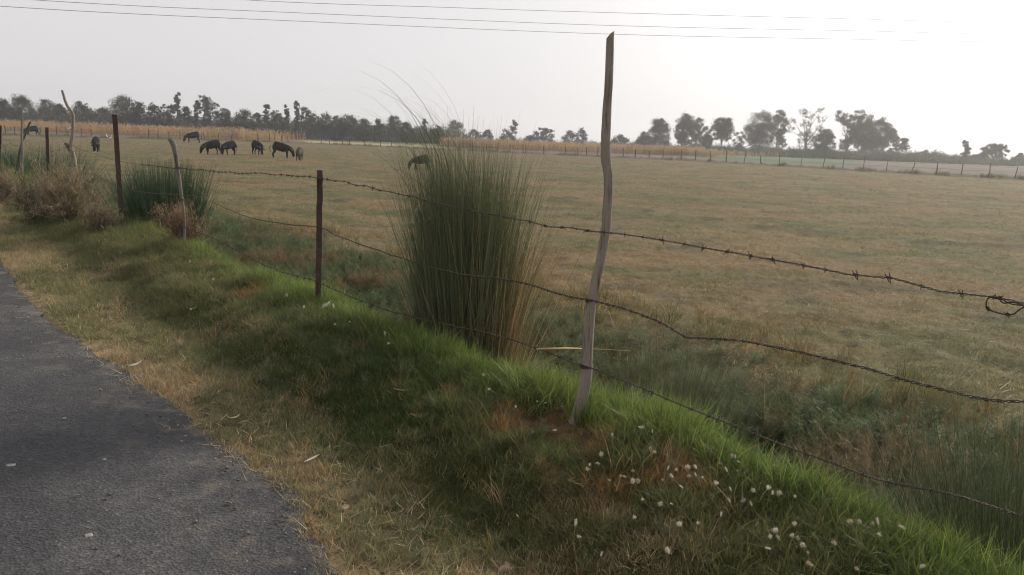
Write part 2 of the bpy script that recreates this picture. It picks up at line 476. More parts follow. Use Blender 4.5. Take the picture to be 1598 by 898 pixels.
def build_road():
    S = np.concatenate([np.arange(-6, 8, .03), np.arange(8, 30, .12), np.arange(30, 160, 1.0)])
    tr = np.concatenate([np.linspace(-3.6, -.6, 16), np.linspace(-.5, 0, 14)])
    SS, TT = np.meshgrid(S, tr, indexing='ij')
    e = edge_t(SS)
    T = TT + e * sstep(-.8, 0, TT) - edge_t(SS + 50) * (1 - sstep(-3.6, -3.2, TT)) * .6
    x, y = xy(SS, T)
    z = .016 + (fbm(x * 1.2, y * 1.2, 73, 3) - .5) * .012 - .006 * sstep(-.1, 0, TT) + .02 * (1 - ((TT + 1.8) / 1.8) ** 2)
    nS, nT = SS.shape
    V = np.stack([x, y, z], -1).reshape(-1, 3)
    i = np.arange(nS - 1)[:, None] * nT; j = np.arange(nT - 1)[None]
    F = np.stack([i + j, i + j + 1, i + nT + j + 1, i + nT + j], -1).reshape(-1, 4)[:, ::-1]
    me = mesh_np('road', V, [F], {'edge': ('FLOAT', (-TT).reshape(-1))}, True)
    if me.polygons[0].normal.z < 0: me.flip_normals()
    m, nt, out = new_mat('asphalt')
    b = princ(nt, out, .85, .3)
    tc = nd(nt, 'ShaderNodeTexCoord')
    def noise(sc, det, ro=.6):
        n = nd(nt, 'ShaderNodeTexNoise', inp={'Scale': sc, 'Detail': det, 'Roughness': ro}); nt.links.new(tc.outputs['Object'], n.inputs[0]); return n
    big = noise(1.1, 5); mid = noise(22, 6, .75)
    vor = nd(nt, 'ShaderNodeTexVoronoi', inp={'Scale': 95, 'Randomness': 1}); nt.links.new(tc.outputs['Object'], vor.inputs[0])
    rb = ramp(nt, [(.32, (.045, .045, .049)), (.52, (.064, .064, .068)), (.7, (.112, .110, .110))]); nt.links.new(big.outputs[0], rb.inputs[0])
    rv = ramp(nt, [(0, (.6, .6, .61)), (.5, (.92, .92, .94)), (.84, (1.2, 1.2, 1.19)), (.96, (1.8, 1.76, 1.72))])
    nt.links.new(vor.outputs['Color'], rv.inputs[0])
    rm = ramp(nt, [(.33, (.72, .72, .73)), (.66, (1.15, 1.15, 1.15))]); nt.links.new(mid.outputs[0], rm.inputs[0])
    def mul(a, c):
        x = nd(nt, 'ShaderNodeMix', data_type='RGBA', blend_type='MULTIPLY'); x.inputs[0].default_value = 1
        nt.links.new(a, x.inputs[6]); nt.links.new(c, x.inputs[7]); return x.outputs[2]
    wear = noise(.45, 3); rw = ramp(nt, [(.38, (.72, .72, .73)), (.62, (1.08, 1.07, 1.05))]); nt.links.new(wear.outputs[0], rw.inputs[0])
    c = mul(mul(mul(rb.outputs[0], rv.outputs[0]), rm.outputs[0]), rw.outputs[0])
    # dusty margin of the carriageway
    ea = nd(nt, 'ShaderNodeAttribute', attribute_name='edge')
    dn = noise(7, 5)
    sub = nd(nt, 'ShaderNodeMath', operation='MULTIPLY_ADD'); sub.inputs[1].default_value = -2.2; sub.inputs[2].default_value = 1.0
    nt.links.new(ea.outputs['Fac'], sub.inputs[0])
    pr = nd(nt, 'ShaderNodeMath', operation='MULTIPLY', use_clamp=True); nt.links.new(sub.outputs[0], pr.inputs[0]); 
    dr = ramp(nt, [(.52, (0, 0, 0)), (.68, (.6, .6, .6))]); nt.links.new(dn.outputs[0], dr.inputs[0]); nt.links.new(dr.outputs[0], pr.inputs[1])
    mx = nd(nt, 'ShaderNodeMix', data_type='RGBA'); nt.links.new(pr.outputs[0], mx.inputs[0]); nt.links.new(c, mx.inputs[6]); mx.inputs[7].default_value = (.2, .17, .13, 1)
    nt.links.new(mx.outputs[2], b.inputs['Base Color'])
    bp = nd(nt, 'ShaderNodeBump', inp={'Strength': .7, 'Distance': .007}); nt.links.new(vor.outputs['Distance'], bp.inputs['Height'])
    bp2 = nd(nt, 'ShaderNodeBump', inp={'Strength': .4, 'Distance': .02}); nt.links.new(mid.outputs[0], bp2.inputs['Height'])
    nt.links.new(bp.outputs[0], bp2.inputs['Normal']); nt.links.new(bp2.outputs[0], b.inputs['Normal'])
    tag(link('road', me, m), kind='structure')


# ------------------------------------------------------------------ scattered ground cover
STORE = bpy.data.collections.new('plant_store')          # kept out of the scene, only read by the scatter nodes


def tufts(prefix, n, fn, mat):
    c = bpy.data.collections.new(prefix)
    for i in range(n):
        mb = MB(); fn(mb, i)
        me = mb.mesh(f'{prefix}_{i:02d}'); me.materials.append(mat)
        c.objects.link(bpy.data.objects.new(f'{prefix}_{i:02d}', me))
    return c, n


def scatter(name, P, proto, scl, tint, rot=None, label=None, cat=None):
    coll, n = proto; N = len(P)
    if rot is None:
        rot = np.stack([rng.normal(0, .12, N), rng.normal(0, .12, N), rng.uniform(0, 6.283, N)], -1)
    me = bpy.data.meshes.new(name)
    me.vertices.add(N); me.vertices.foreach_set('co', np.asarray(P, np.float32).ravel())
    def at(k, typ, dat, f):
        a = me.attributes.new(k, typ, 'POINT'); a.data.foreach_set(f, np.ascontiguousarray(dat).ravel())
    at('rot', 'FLOAT_VECTOR', rot.astype(np.float32), 'vector')
    at('scl', 'FLOAT', np.broadcast_to(scl, (N,)).astype(np.float32), 'value')
    at('idx', 'INT', rng.integers(0, n, N).astype(np.int32), 'value')
    at('tint', 'FLOAT_COLOR', np.concatenate([np.clip(tint, 0, 2), np.ones((N, 1))], 1).astype(np.float32), 'color')
    o = link(name, me)
    ng = bpy.data.node_groups.new(name + '_scatter', 'GeometryNodeTree')
    ng.interface.new_socket('Geometry', in_out='INPUT', socket_type='NodeSocketGeometry')
    ng.interface.new_socket('Geometry', in_out='OUTPUT', socket_type='NodeSocketGeometry')
    gi = ng.nodes.new('NodeGroupInput'); go = ng.nodes.new('NodeGroupOutput')
    iop = ng.nodes.new('GeometryNodeInstanceOnPoints'); ci = ng.nodes.new('GeometryNodeCollectionInfo')
    ci.inputs['Collection'].default_value = coll; ci.inputs['Separate Children'].default_value = True; ci.inputs['Reset Children'].default_value = True
    iop.inputs['Pick Instance'].default_value = True
    def na(nm, typ):
        x = ng.nodes.new('GeometryNodeInputNamedAttribute'); x.data_type = typ; x.inputs['Name'].default_value = nm
        return [s for s in x.outputs if s.name == 'Attribute' and s.enabled][0]
    e = ng.nodes.new('FunctionNodeEulerToRotation')
    L = ng.links.new
    L(gi.outputs[0], iop.inputs['Points']); L(ci.outputs[0], iop.inputs['Instance'])
    L(na('idx', 'INT'), iop.inputs['Instance Index']); L(na('rot', 'FLOAT_VECTOR'), e.inputs[0]); L(e.outputs[0], iop.inputs['Rotation'])
    L(na('scl', 'FLOAT'), iop.inputs['Scale']); L(iop.outputs[0], go.inputs[0])
    md = o.modifiers.new('scatter', 'NODES'); md.node_group = ng
    return tag(o, label, cat, kind='stuff')


def blade_col(N, per, U, root=(1, 1, 1), tip=(1, 1, 1), dryfrac=.15, var=.25, dry=(2.2, 1.45, 1.0)):
    v = rng.uniform(1 - var, 1 + var, N)[:, None] * np.ones(3)
    v = v * (1 + rng.normal(0, .05, (N, 3)))
    isdry = rng.random(N) < dryfrac
    v = np.where(isdry[:, None], v * np.asarray(dry), v)
    C = per(v); k = U[:, None]
    return C * (np.asarray(root) * (1 - k) + np.asarray(tip) * k)


def t_lawn(mb, i):
    n = 26; a = rng.uniform(0, 6.28, n); r = rng.uniform(0, .05, n)
    V, F, per, U = ribbons(np.stack([np.cos(a) * r, np.sin(a) * r, np.zeros(n) - .004], -1), rng.uniform(0, 6.28, n), rng.uniform(.02, .055, n), rng.uniform(.1, 1.1, n), rng.uniform(0, 1, n), rng.uniform(.0025, .004, n), 3)
    mb.add(V, F, col=blade_col(n, per, U, (1.15, 1.05, .95), (1, 1, 1), .25, .35, (1.55, 1.35, 1.2)))


def t_green(mb, i):
    n = 26; a = rng.uniform(0, 6.28, n); r = .05 * np.sqrt(rng.uniform(0, 1, n))
    tall = 1.0 if i % 4 else 1.35
    V, F, per, U = ribbons(np.stack([np.cos(a) * r, np.sin(a) * r, np.zeros(n) - .008], -1), rng.uniform(0, 6.28, n), rng.uniform(.035, .10, n) * tall, rng.uniform(.05, .75, n), rng.uniform(.1, 1.5, n), rng.uniform(.003, .0052, n), 4)
    mb.add(V, F, col=blade_col(n, per, U, (1.1, 1.0, .9), (1, 1.02, .95), .05, .38, (1.9, 1.5, 1.3)))


def t_field(mb, i):
    n = 20; a = rng.uniform(0, 6.28, n); r = .09 * np.sqrt(rng.uniform(0, 1, n))
    V, F, per, U = ribbons(np.stack([np.cos(a) * r, np.sin(a) * r, np.zeros(n) - .006], -1), rng.uniform(0, 6.28, n), rng.uniform(.02, .07, n), rng.uniform(.3, 1.45, n), rng.uniform(0, 1.2, n), rng.uniform(.0035, .0065, n), 3)
    mb.add(V, F, col=blade_col(n, per, U, (1.0, 1, .95), (1, 1, 1), .22, .5, (1.9, 1.65, 1.4)))


def t_herb(mb, i):
    """feathery ditch herb: a few branching stems with many tiny leaves"""
    for k in range(7):
        az = rng.uniform(0, 6.28); H = rng.uniform(.14, .34); ln = rng.uniform(.05, .6)
        u = np.linspace(0, 1, 7); th = ln + .35 * u
        d = np.cumsum(np.sin(th)) * H / 7; z = np.cumsum(np.cos(th)) * H / 7
        p = np.stack([math.cos(az) * d, math.sin(az) * d, z], -1)
        V, F, per, U = ribbons(np.zeros((1, 3)), az, H, ln, .35, .004, 6, 1.0)
        mb.add(V, F, col=per(np.array([[.9, .8, .7]])))
        n = 64; q = rng.uniform(.15, 1, n); base = np.stack([np.interp(q, u, p[:, c]) for c in range(3)], -1) + rng.normal(0, .012, (n, 3))
        V, F, per, U = ribbons(base, rng.uniform(0, 6.28, n), rng.uniform(.02, .055, n), rng.uniform(.3, 1.5, n), rng.uniform(-.3, .8, n), rng.uniform(.0022, .005, n), 2, wexp=.5)
        mb.add(V, F, col=blade_col(n, per, U, dryfrac=.08, var=.3, dry=(1.8, 1.3, 1.0)))


def t_straw(mb, i):
    n = 9
    V, F, per, U = ribbons(np.concatenate([rng.uniform(-.08, .08, (n, 2)), rng.uniform(.004, .03, (n, 1))], 1), rng.uniform(0, 6.28, n), rng.uniform(.025, .085, n), rng.uniform(1.1, 1.6, n), rng.uniform(-.1, .35, n), rng.uniform(.0018, .0035, n), 3, tw=rng.uniform(-.5, .5, n))
    mb.add(V, F, col=blade_col(n, per, U, dryfrac=0, var=.35))


def t_tall(mb, i):
    n = 22; a = rng.uniform(0, 6.28, n); r = .05 * np.sqrt(rng.uniform(0, 1, n))
    V, F, per, U = ribbons(np.stack([np.cos(a) * r, np.sin(a) * r, np.zeros(n) - .01], -1), rng.uniform(0, 6.28, n), rng.uniform(.10, .30, n), rng.uniform(.02, .4, n), rng.uniform(.1, 1.1, n), rng.uniform(.003, .006, n), 5)
    mb.add(V, F, col=blade_col(n, per, U, (1.2, 1.05, .85), (1, 1, 1), .2, .35, (1.6, 1.35, 1.1)))


def t_maize(mb, i):
    H = rng.uniform(1.5, 2.2)
    n = 1
    V, F, per, U = ribbons(np.zeros((1, 3)), rng.uniform(0, 6.28), H, .03, .1, .05, 4, wexp=.3)
    mb.add(V, F, col=per(np.array([[1.0, .95, .9]])))
    n = 12; base = np.stack([np.zeros(n), np.zeros(n), rng.uniform(.2, .95, n) * H], -1)
    V, F, per, U = ribbons(base, rng.uniform(0, 6.28, n), rng.uniform(.35, .7, n), rng.uniform(.2, .9, n), rng.uniform(.8, 2.4, n), rng.uniform(.06, .11, n), 4)
    mb.add(V, F, col=blade_col(n, per, U, dryfrac=.15, var=.3, dry=(.75, .7, .65)))
    n = 5
    V, F, per, U = ribbons(np.tile([0, 0, H * .97], (n, 1)), rng.uniform(0, 6.28, n), rng.uniform(.2, .4, n), rng.uniform(.1, .7, n), .5, .04, 3)
    mb.add(V, F, col=blade_col(n, per, U, dryfrac=0))


def t_scrub(mb, i):
    """knee-high to house-high far bush made of leaf clumps"""
    n = 620; c = rng.normal(0, 1, (14, 3)) * (.9, .9, .45) + (0, 0, 1.0); c[:, 2] = np.abs(c[:, 2]) + .1
    b = c[rng.integers(0, 14, n)] + rng.normal(0, .28, (n, 3)); b[:, 2] = np.maximum(b[:, 2], .02)
    V, F, per, U = ribbons(b, rng.uniform(0, 6.28, n), rng.uniform(.14, .3, n), rng.uniform(.2, 2.2, n), .4, rng.uniform(.10, .2, n), 2, wexp=.4)
    mb.add(V, F, col=blade_col(n, per, U, dryfrac=.05, var=.35))


def build_cover():
    lawn = tufts('lawn_tuft', 8, t_lawn, M_BLADE); green = tufts('green_tuft', 10, t_green, M_BLADE); fieldt = tufts('field_tuft', 8, t_field, M_BLADE)
    herb = tufts('ditch_herb', 8, t_herb, M_WEED); straw = tufts('straw_bit', 8, t_straw, M_STRAW); tall = tufts('tall_tuft', 8, t_tall, M_BLADE); tallw = tufts('withered_tuft', 8, t_tall, M_WEED)
    maize = tufts('maize_plant', 8, t_maize, M_STRAW); scrub = tufts('scrub_bush', 8, t_scrub, M_BLADE)

    def st_points(n, s0, s1, t0, t1, pw=1.6):
        u = rng.random(n); s = s0 + (s1 - s0) * u ** pw; t = rng.uniform(t0, t1, n)
        x, y = xy(s, t); return s, t, x, y
    def place(x, y, dz=0): return np.stack([x, y, height(x, y) + dz], -1)
    def keep(m, *a): return [q[m] for q in a]
    jit = lambda n, a=.18: rng.uniform(1 - a, 1 + a, (n, 1)) * (1 + rng.normal(0, .04, (n, 3)))

    # --- dry shoulder grass
    s, t, x, y = st_points(26000, -2.2, 34, -.06, 1.0)
    d = np.hypot(x, y)
    n1 = fbm(s * 1.7, t * 2.2, 81, 3); et = edge_t(s)
    m = (t > et - .05 + .12 * (rng.random(len(s)) - .3)) & (rng.random(len(s)) < .25 + .75 * sstep(.32, .55, n1)) & (d > 1.2)
    s, t, x, y, d, n1 = keep(m, s, t, x, y, d, n1)
    k = np.clip((fbm(s * 1.3, t * 3, 58, 3) - .46) * 5 + .5 * (1 - sstep(.0, .3, t - edge_t(s))), 0, 1)
    tint = lerp(np.zeros((len(s), 3)) + (.195, .20, .105), (.31, .265, .165), k) * jit(len(s), .25)
    scatter('dry_grass', place(x, y), lawn, rng.uniform(.6, 1.25, len(s)) * (1 + .05 * d), tint, None, 'thin dry yellowish grass along the asphalt edge', 'grass')
    # straw litter on the shoulder and the dead patches
    s, t, x, y = st_points(5200, -2.2, 25, -.1, 1.5); d = np.hypot(x, y)
    pr = .75 * (1 - sstep(.35, .75, t)) + dead_w(x, y) + .05
    m = (rng.random(len(s)) < pr * (.6 - .35 * sstep(.5, .8, t))) & (d > 1.2) & (t > edge_t(s) - .08)
    s, t, x, y, d = keep(m, s, t, x, y, d)
    tint = (np.zeros((len(s), 3)) + (.37, .30, .19)) * jit(len(s), .4)
    tint = lerp(tint, (.30, .19, .09), np.clip(dead_w(x, y), 0, 1))
    scatter('straw_litter', place(x, y, .004), straw, rng.uniform(.6, 1.2, len(s)) * (1 + .03 * d), tint, None, 'loose straw and dead leaves lying in the grass', 'straw')
    # --- green bank grass
    s, t, x, y = st_points(52000, -2.6, 34, .42, 2.0, 1.9); d = np.hypot(x, y)
    n1 = fbm(s * 1.9, t * 1.9, 85, 3); n2 = fbm(s * .6 + 5, t * 1.2, 86, 3)
    pr = sstep(.38, .75, t + (n1 - .5) * .5) * (.45 + .55 * sstep(.3, .5, n1)); dw = dead_w(x, y); pr = pr * (1 - .2 * dw)
    m = (rng.random(len(s)) < pr) & (d > 1.2)
    s, t, x, y, d, n1, n2, dw = keep(m, s, t, x, y, d, n1, n2, dw)
    fx, fy = FOOTP; cl = .6 + .85 * fbm(s * 5, t * 5, 89, 3); pk = np.hypot(x - fx, y - fy + .08) > .24
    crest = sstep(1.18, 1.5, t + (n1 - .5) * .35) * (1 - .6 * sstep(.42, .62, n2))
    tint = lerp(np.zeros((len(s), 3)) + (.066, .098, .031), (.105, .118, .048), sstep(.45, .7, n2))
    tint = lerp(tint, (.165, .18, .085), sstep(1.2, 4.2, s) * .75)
    tint = lerp(tint, (.145, .205, .058), crest * (1 - .45 * sstep(3.5, 7, s))); tint = lerp(tint, (.26, .16, .075), np.clip(dw * 1.0, 0, 1) * (rng.random(len(s)) < .8)) * jit(len(s), .25)  # backlit crest painted brighter than the shaded road face
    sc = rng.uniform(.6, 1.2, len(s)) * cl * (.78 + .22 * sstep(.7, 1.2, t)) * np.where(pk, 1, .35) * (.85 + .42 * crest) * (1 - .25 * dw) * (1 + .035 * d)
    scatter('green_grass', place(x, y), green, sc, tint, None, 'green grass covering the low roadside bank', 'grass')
    # long blades on the outer lip of the bank
    s, t, x, y = st_points(4200, -2.6, 16, 1.42, 1.95, 1.5); d = np.hypot(x, y)
    n2 = fbm(s * .9 + 5, t, 88, 3); m = (rng.random(len(s)) < .15 + .85 * sstep(.42, .6, n2)) & (d > 1.3)
    s, t, x, y, d = keep(m, s, t, x, y, d)
    tint = (np.zeros((len(s), 3)) + (.155, .22, .062)) * jit(len(s), .25)  # lip tint raised too, carrying the painted backlight of the crest
    scatter('long_grass', place(x, y), tall, rng.uniform(.45, .8, len(s)), tint, None, 'longer bright green grass on the ditch lip of the bank', 'grass')
    # small broad weeds and withered stalks breaking the turf
    s, t, x, y = st_points(1500, -2.4, 16, .3, 1.55, 1.7); d = np.hypot(x, y); n1 = fbm(s * 1.6 + 2, t * 1.6, 108, 3)
    m = (rng.random(len(s)) < .15 + .85 * sstep(.48, .62, n1)) & (d > 1.4); s, t, x, y, d = keep(m, s, t, x, y, d)
    tint = lerp(np.zeros((len(s), 3)) + (.09, .125, .06), (.17, .17, .09), rng.random(len(s))) * jit(len(s), .3)
    scatter('bank_weeds', place(x, y, -.01), herb, rng.uniform(.16, .42, len(s)), tint, None, 'small grey green weeds growing through the bank turf', 'weeds')
    s, t, x, y = st_points(620, -2.4, 14, .25, 1.5, 1.7); d = np.hypot(x, y); m = (d > 1.5) & (rng.random(len(s)) < .3 + .7 * dead_w(x, y)); s, t, x, y = keep(m, s, t, x, y)
    scatter('withered_stalks', place(x, y, -.01), tallw, rng.uniform(.3, .7, len(s)), (np.zeros((len(s), 3)) + (.27, .21, .125)) * jit(len(s), .35), None, 'thin withered stalks standing in the bank grass', 'grass')
    # grit crumbling off the road edge
    def t_grit(mb, i):
        v = rng.normal(0, 1, (8, 3)); v /= np.linalg.norm(v, axis=1)[:, None]; V = np.array([(-1, -1, -.5), (1, -1, -.5), (1, 1, -.5), (-1, 1, -.5), (-.7, -.7, .5), (.7, -.7, .5), (.7, .7, .5), (-.7, .7, .5)]) * .004 + rng.normal(0, .0009, (8, 3))
        mb.add(V, np.array([(0, 1, 5, 4), (1, 2, 6, 5), (2, 3, 7, 6), (3, 0, 4, 7), (4, 5, 6, 7), (3, 2, 1, 0)]), col=np.tile((1, 1, 1), (8, 1)))
    grit = tufts('grit', 6, t_grit, M_STRAW)
    N = 1500; s = -2.4 + 14 * rng.random(N) ** 1.6; off = rng.normal(-.02, .16, N); t = edge_t(s) + np.where(rng.random(N) < .8, off, rng.uniform(-2.5, 0, N)); x, y = xy(s, t); m = np.hypot(x, y) > 1.4; x, y, s, t = keep(m, x, y, s, t)
    z = np.where(t < edge_t(s), .03, np.maximum(height(x, y), 0) + .004)
    scatter('loose_gravel', np.stack([x, y, z + .002], -1), grit, rng.uniform(.4, 1.45, len(x)) ** 1.4, lerp(np.zeros((len(x), 3)) + (.12, .12, .12), (.33, .29, .24), rng.random(len(x)) ** 2), None, 'grit and chippings loose along the crumbling asphalt edge', 'gravel')
    # --- ditch herbs
    s, t, x, y = st_points(15000, -3, 40, 1.85, 5.3, 1.6); d = np.hypot(x, y)
    n1 = fbm(s * 1.1, t * 1.1, 91, 3); n2 = fbm(s * .5 + 9, t * .8, 92, 3)
    pr = (1 - sstep(3.9, 5.0, t + (n1 - .5) * 1.6)) * (.3 + .7 * sstep(.38, .55, n1)) * (.25 + .75 * sstep(2.0, 2.6, t + (n2 - .5)))
    for hx, hy, hr, hd in PITS: pr = pr * (1 - np.exp(-((x - hx) ** 2 + (y - hy) ** 2) / (hr * 1.15) ** 2))
    m = (rng.random(len(s)) < pr) & (d > 1.5)
    s, t, x, y, d, n1, n2 = keep(m, s, t, x, y, d, n1, n2)
    tint = lerp(np.zeros((len(s), 3)) + (.092, .142, .058), (.13, .165, .08), sstep(.42, .62, n2)); tint = lerp(tint, (.2, .15, .075), sstep(.62, .75, n1)) * jit(len(s), .3)
    scatter('ditch_weeds', place(x, y, -.02), herb, rng.uniform(.5, 1.15, len(s)) * (1 - .35 * sstep(3.3, 4.8, t)), tint, None, 'grey green feathery weeds filling the ditch behind the wire', 'weeds')
    s, t, x, y = st_points(3200, -3, 30, 1.9, 5.5, 1.6); d = np.hypot(x, y)
    n1 = fbm(s * .9 + 7, t * .9, 94, 3); m = (rng.random(len(s)) < sstep(.42, .62, n1)) & (d > 1.6)
    s, t, x, y, d, n1 = keep(m, s, t, x, y, d, n1)
    tint = lerp(np.zeros((len(s), 3)) + (.11, .12, .055), (.26, .2, .11), rng.random(len(s)) ** 1.5) * jit(len(s), .3)
    scatter('ditch_grass', place(x, y, -.01), tallw, rng.uniform(.6, 1.3, len(s)), tint, None, 'mixed green and withered grass growing among the ditch weeds', 'grass')
    # --- grazed field
    N = 120000
    a = rng.uniform(R(-43), R(46), N); u = rng.random(N); r0 = 3.0; r1 = 100.0
    r = r0 * (r1 / r0) ** u
    x, y = polar(a, r); s, t = st(x, y)
    n1 = fbm(x * 2.3, y * 2.3, 95, 3)
    m = (t > 4.0 + (n1 - .5) * 1.6) & (r < far_r(a) - .5) & (rng.random(N) < .35 + .65 * sstep(.36, .56, n1))
    a, r, x, y = keep(m, a, r, x, y)
    g, rd = field_mix(x, y)
    tint = lerp(np.zeros((len(x), 3)) + (.265, .215, .12), (.15, .16, .075), g); tint = lerp(tint, (.265, .175, .095), rd * .8); tint = lerp(tint, (.12, .12, .07), sstep(.6, .75, fbm(x * 1.1 + y * .2, y * 2.1 - x * .3, 44, 4)) * .8) * jit(len(x), .28)
    tint = lerp(tint, (.12, .12, .065), furrow(x, y) * .6)
    sc = rng.uniform(.45, 1.15, len(x)) * (1 + .8 * furrow(x, y)) * (.75 + .02 * r) * (.7 + .6 * fbm(x * .8, y * .8, 96, 3))
    scatter('field_grass', place(x, y), fieldt, sc, tint, None, 'grazed brownish grass covering the open field', 'grass')
    # pale straw lying on the near field
    N = 7000; a = rng.uniform(R(-40), R(44), N); r = 4.5 * 6 ** rng.random(N); x, y = polar(a, r); s, t = st(x, y)
    m = (t > 4.4) & (rng.random(N) < .25 + .75 * sstep(.45, .6, fbm(x * 1.4, y * 1.4, 106, 3))); x, y, r = keep(m, x, y, r)
    scatter('field_straw', place(x, y, .012), straw, rng.uniform(.6, 1.3, len(x)) * (.9 + .02 * r), (np.zeros((len(x), 3)) + (.38, .32, .22)) * jit(len(x), .35), None, 'short pale straw lying over the nearer part of the field', 'straw')
    # --- ranker weeds dotted over the field
    N = 5200; a = rng.uniform(R(-43), R(46), N); r = 5 * 9 ** rng.random(N); x, y = polar(a, r); s, t = st(x, y)
    n1 = fbm(x * 1.1 + 3, y * 1.1, 104, 3); m = (t > 5) & (rng.random(N) < sstep(.52, .66, n1)); x, y, r = keep(m, x, y, r)
    tint = lerp(np.zeros((len(x), 3)) + (.12, .14, .07), (.25, .21, .12), rng.random(len(x)) ** 2) * jit(len(x), .3)
    scatter('field_weeds', place(x, y, -.02), tallw, rng.uniform(.22, .55, len(x)) * (.8 + .015 * r), tint, None, 'darker rank tufts dotted over the grazed field', 'weeds')
    # --- dry maize behind the far fence
    def strip(N, px0, px1, f0, f1, depth, dens=1.0):
        a = rng.uniform(az_of(px0), az_of(px1), N); front = np.interp(a, [az_of(px0), az_of(px1)], [f0, f1])
        r = front / np.cos(a) + depth * rng.random(N) ** 1.3; return a, r
    A1, R1 = strip(5200, -60, 480, 150, 131, 30); k = rng.random(len(A1)) > .97 * sstep(az_of(350), az_of(478), A1); A1, R1 = A1[k], R1[k]
    A2, R2 = strip(4600, 688, 1000, 142, 150, 28); A3, R3 = strip(2200, 1000, 1120, 150, 158, 24); A4, R4 = strip(500, 1100, 1240, 168, 180, 16); kk = rng.random(500) > .95 * sstep(az_of(1130), az_of(1240), A4); A4, R4 = A4[kk], R4[kk]
    a = np.concatenate([A1, A2, A3, A4]); r = np.concatenate([R1, R2, R3, R4]); x, y = polar(a, r)
    n1 = fbm(a * 40, r * .2, 97, 3)
    tint = lerp(np.zeros((len(x), 3)) + (.45, .30, .15), (.49, .36, .19), sstep(.35, .65, n1)); tint = lerp(tint, (.32, .215, .125), sstep(.6, .75, n1)) * jit(len(x), .2)
    scatter('maize_crop', np.stack([x, y, np.full(len(x), FIELD_Z)], -1), maize, rng.uniform(.6, 1.08, len(x)) * (.82 + .3 * fbm(a * 90, r * .15, 99, 3)) * np.where(a > az_of(1100), .75, np.where(a > az_of(600), .9, 1)), tint, None, 'dry tan maize standing behind the far fence', 'crop')
    # --- rough weeds on the far bund
    N = 2600; a = rng.uniform(az_of(-60), az_of(1640), N); r = far_r(a) + rng.normal(.3, .5, N); x, y = polar(a, r)
    n1 = fbm(a * 70, a * 0, 98, 3); k = rng.random(N) < .2 + .8 * sstep(.45, .6, n1); x, y, n1 = x[k], y[k], n1[k]
    tint = lerp(np.zeros((len(x), 3)) + (.10, .095, .05), (.12, .14, .065), sstep(.5, .65, n1)) * jit(len(x), .25)
    scatter('bund_grass', np.stack([x, y, np.full(len(x), FIELD_Z + .1)], -1), tall, rng.uniform(.7, 1.7, len(x)) * (.5 + sstep(.5, .65, n1)), tint, None, 'dark rough grass along the bank of the far fence', 'grass')
    # --- far scrub along the horizon, one mass
    def belt(N, px0, px1, r0, r1): 
        a = rng.uniform(az_of(px0), az_of(px1), N); return a, rng.uniform(r0, r1, N)
    parts = [belt(640, -120, 700, 205, 250), belt(110, 690, 1000, 290, 340), belt(330, 985, 1480, 225, 262), belt(260, 1300, 1760, 225, 300), belt(160, -300, 1900, 330, 520)]
    a = np.concatenate([p[0] for p in parts]); r = np.concatenate([p[1] for p in parts]); x, y = polar(a, r)
    sc = np.concatenate([rng.uniform(1.0, 2.3, 640), rng.uniform(.6, 1.3, 110), rng.uniform(.7, 1.5, 330), rng.uniform(.6, 1.3, 260), rng.uniform(.9, 1.9, 160)])
    tint = (np.zeros((len(x), 3)) + (.062, .078, .042)) * jit(len(x), .3)
    scatter('distant_scrub', np.stack([x, y, np.full(len(x), FIELD_Z - .2)], -1), scrub, sc, tint, None, 'dark low scrub along the horizon under the trees', 'scrub')


# ------------------------------------------------------------------ world, sun, air, camera
SUN_AZ, SUN_EL = R(44), R(24)


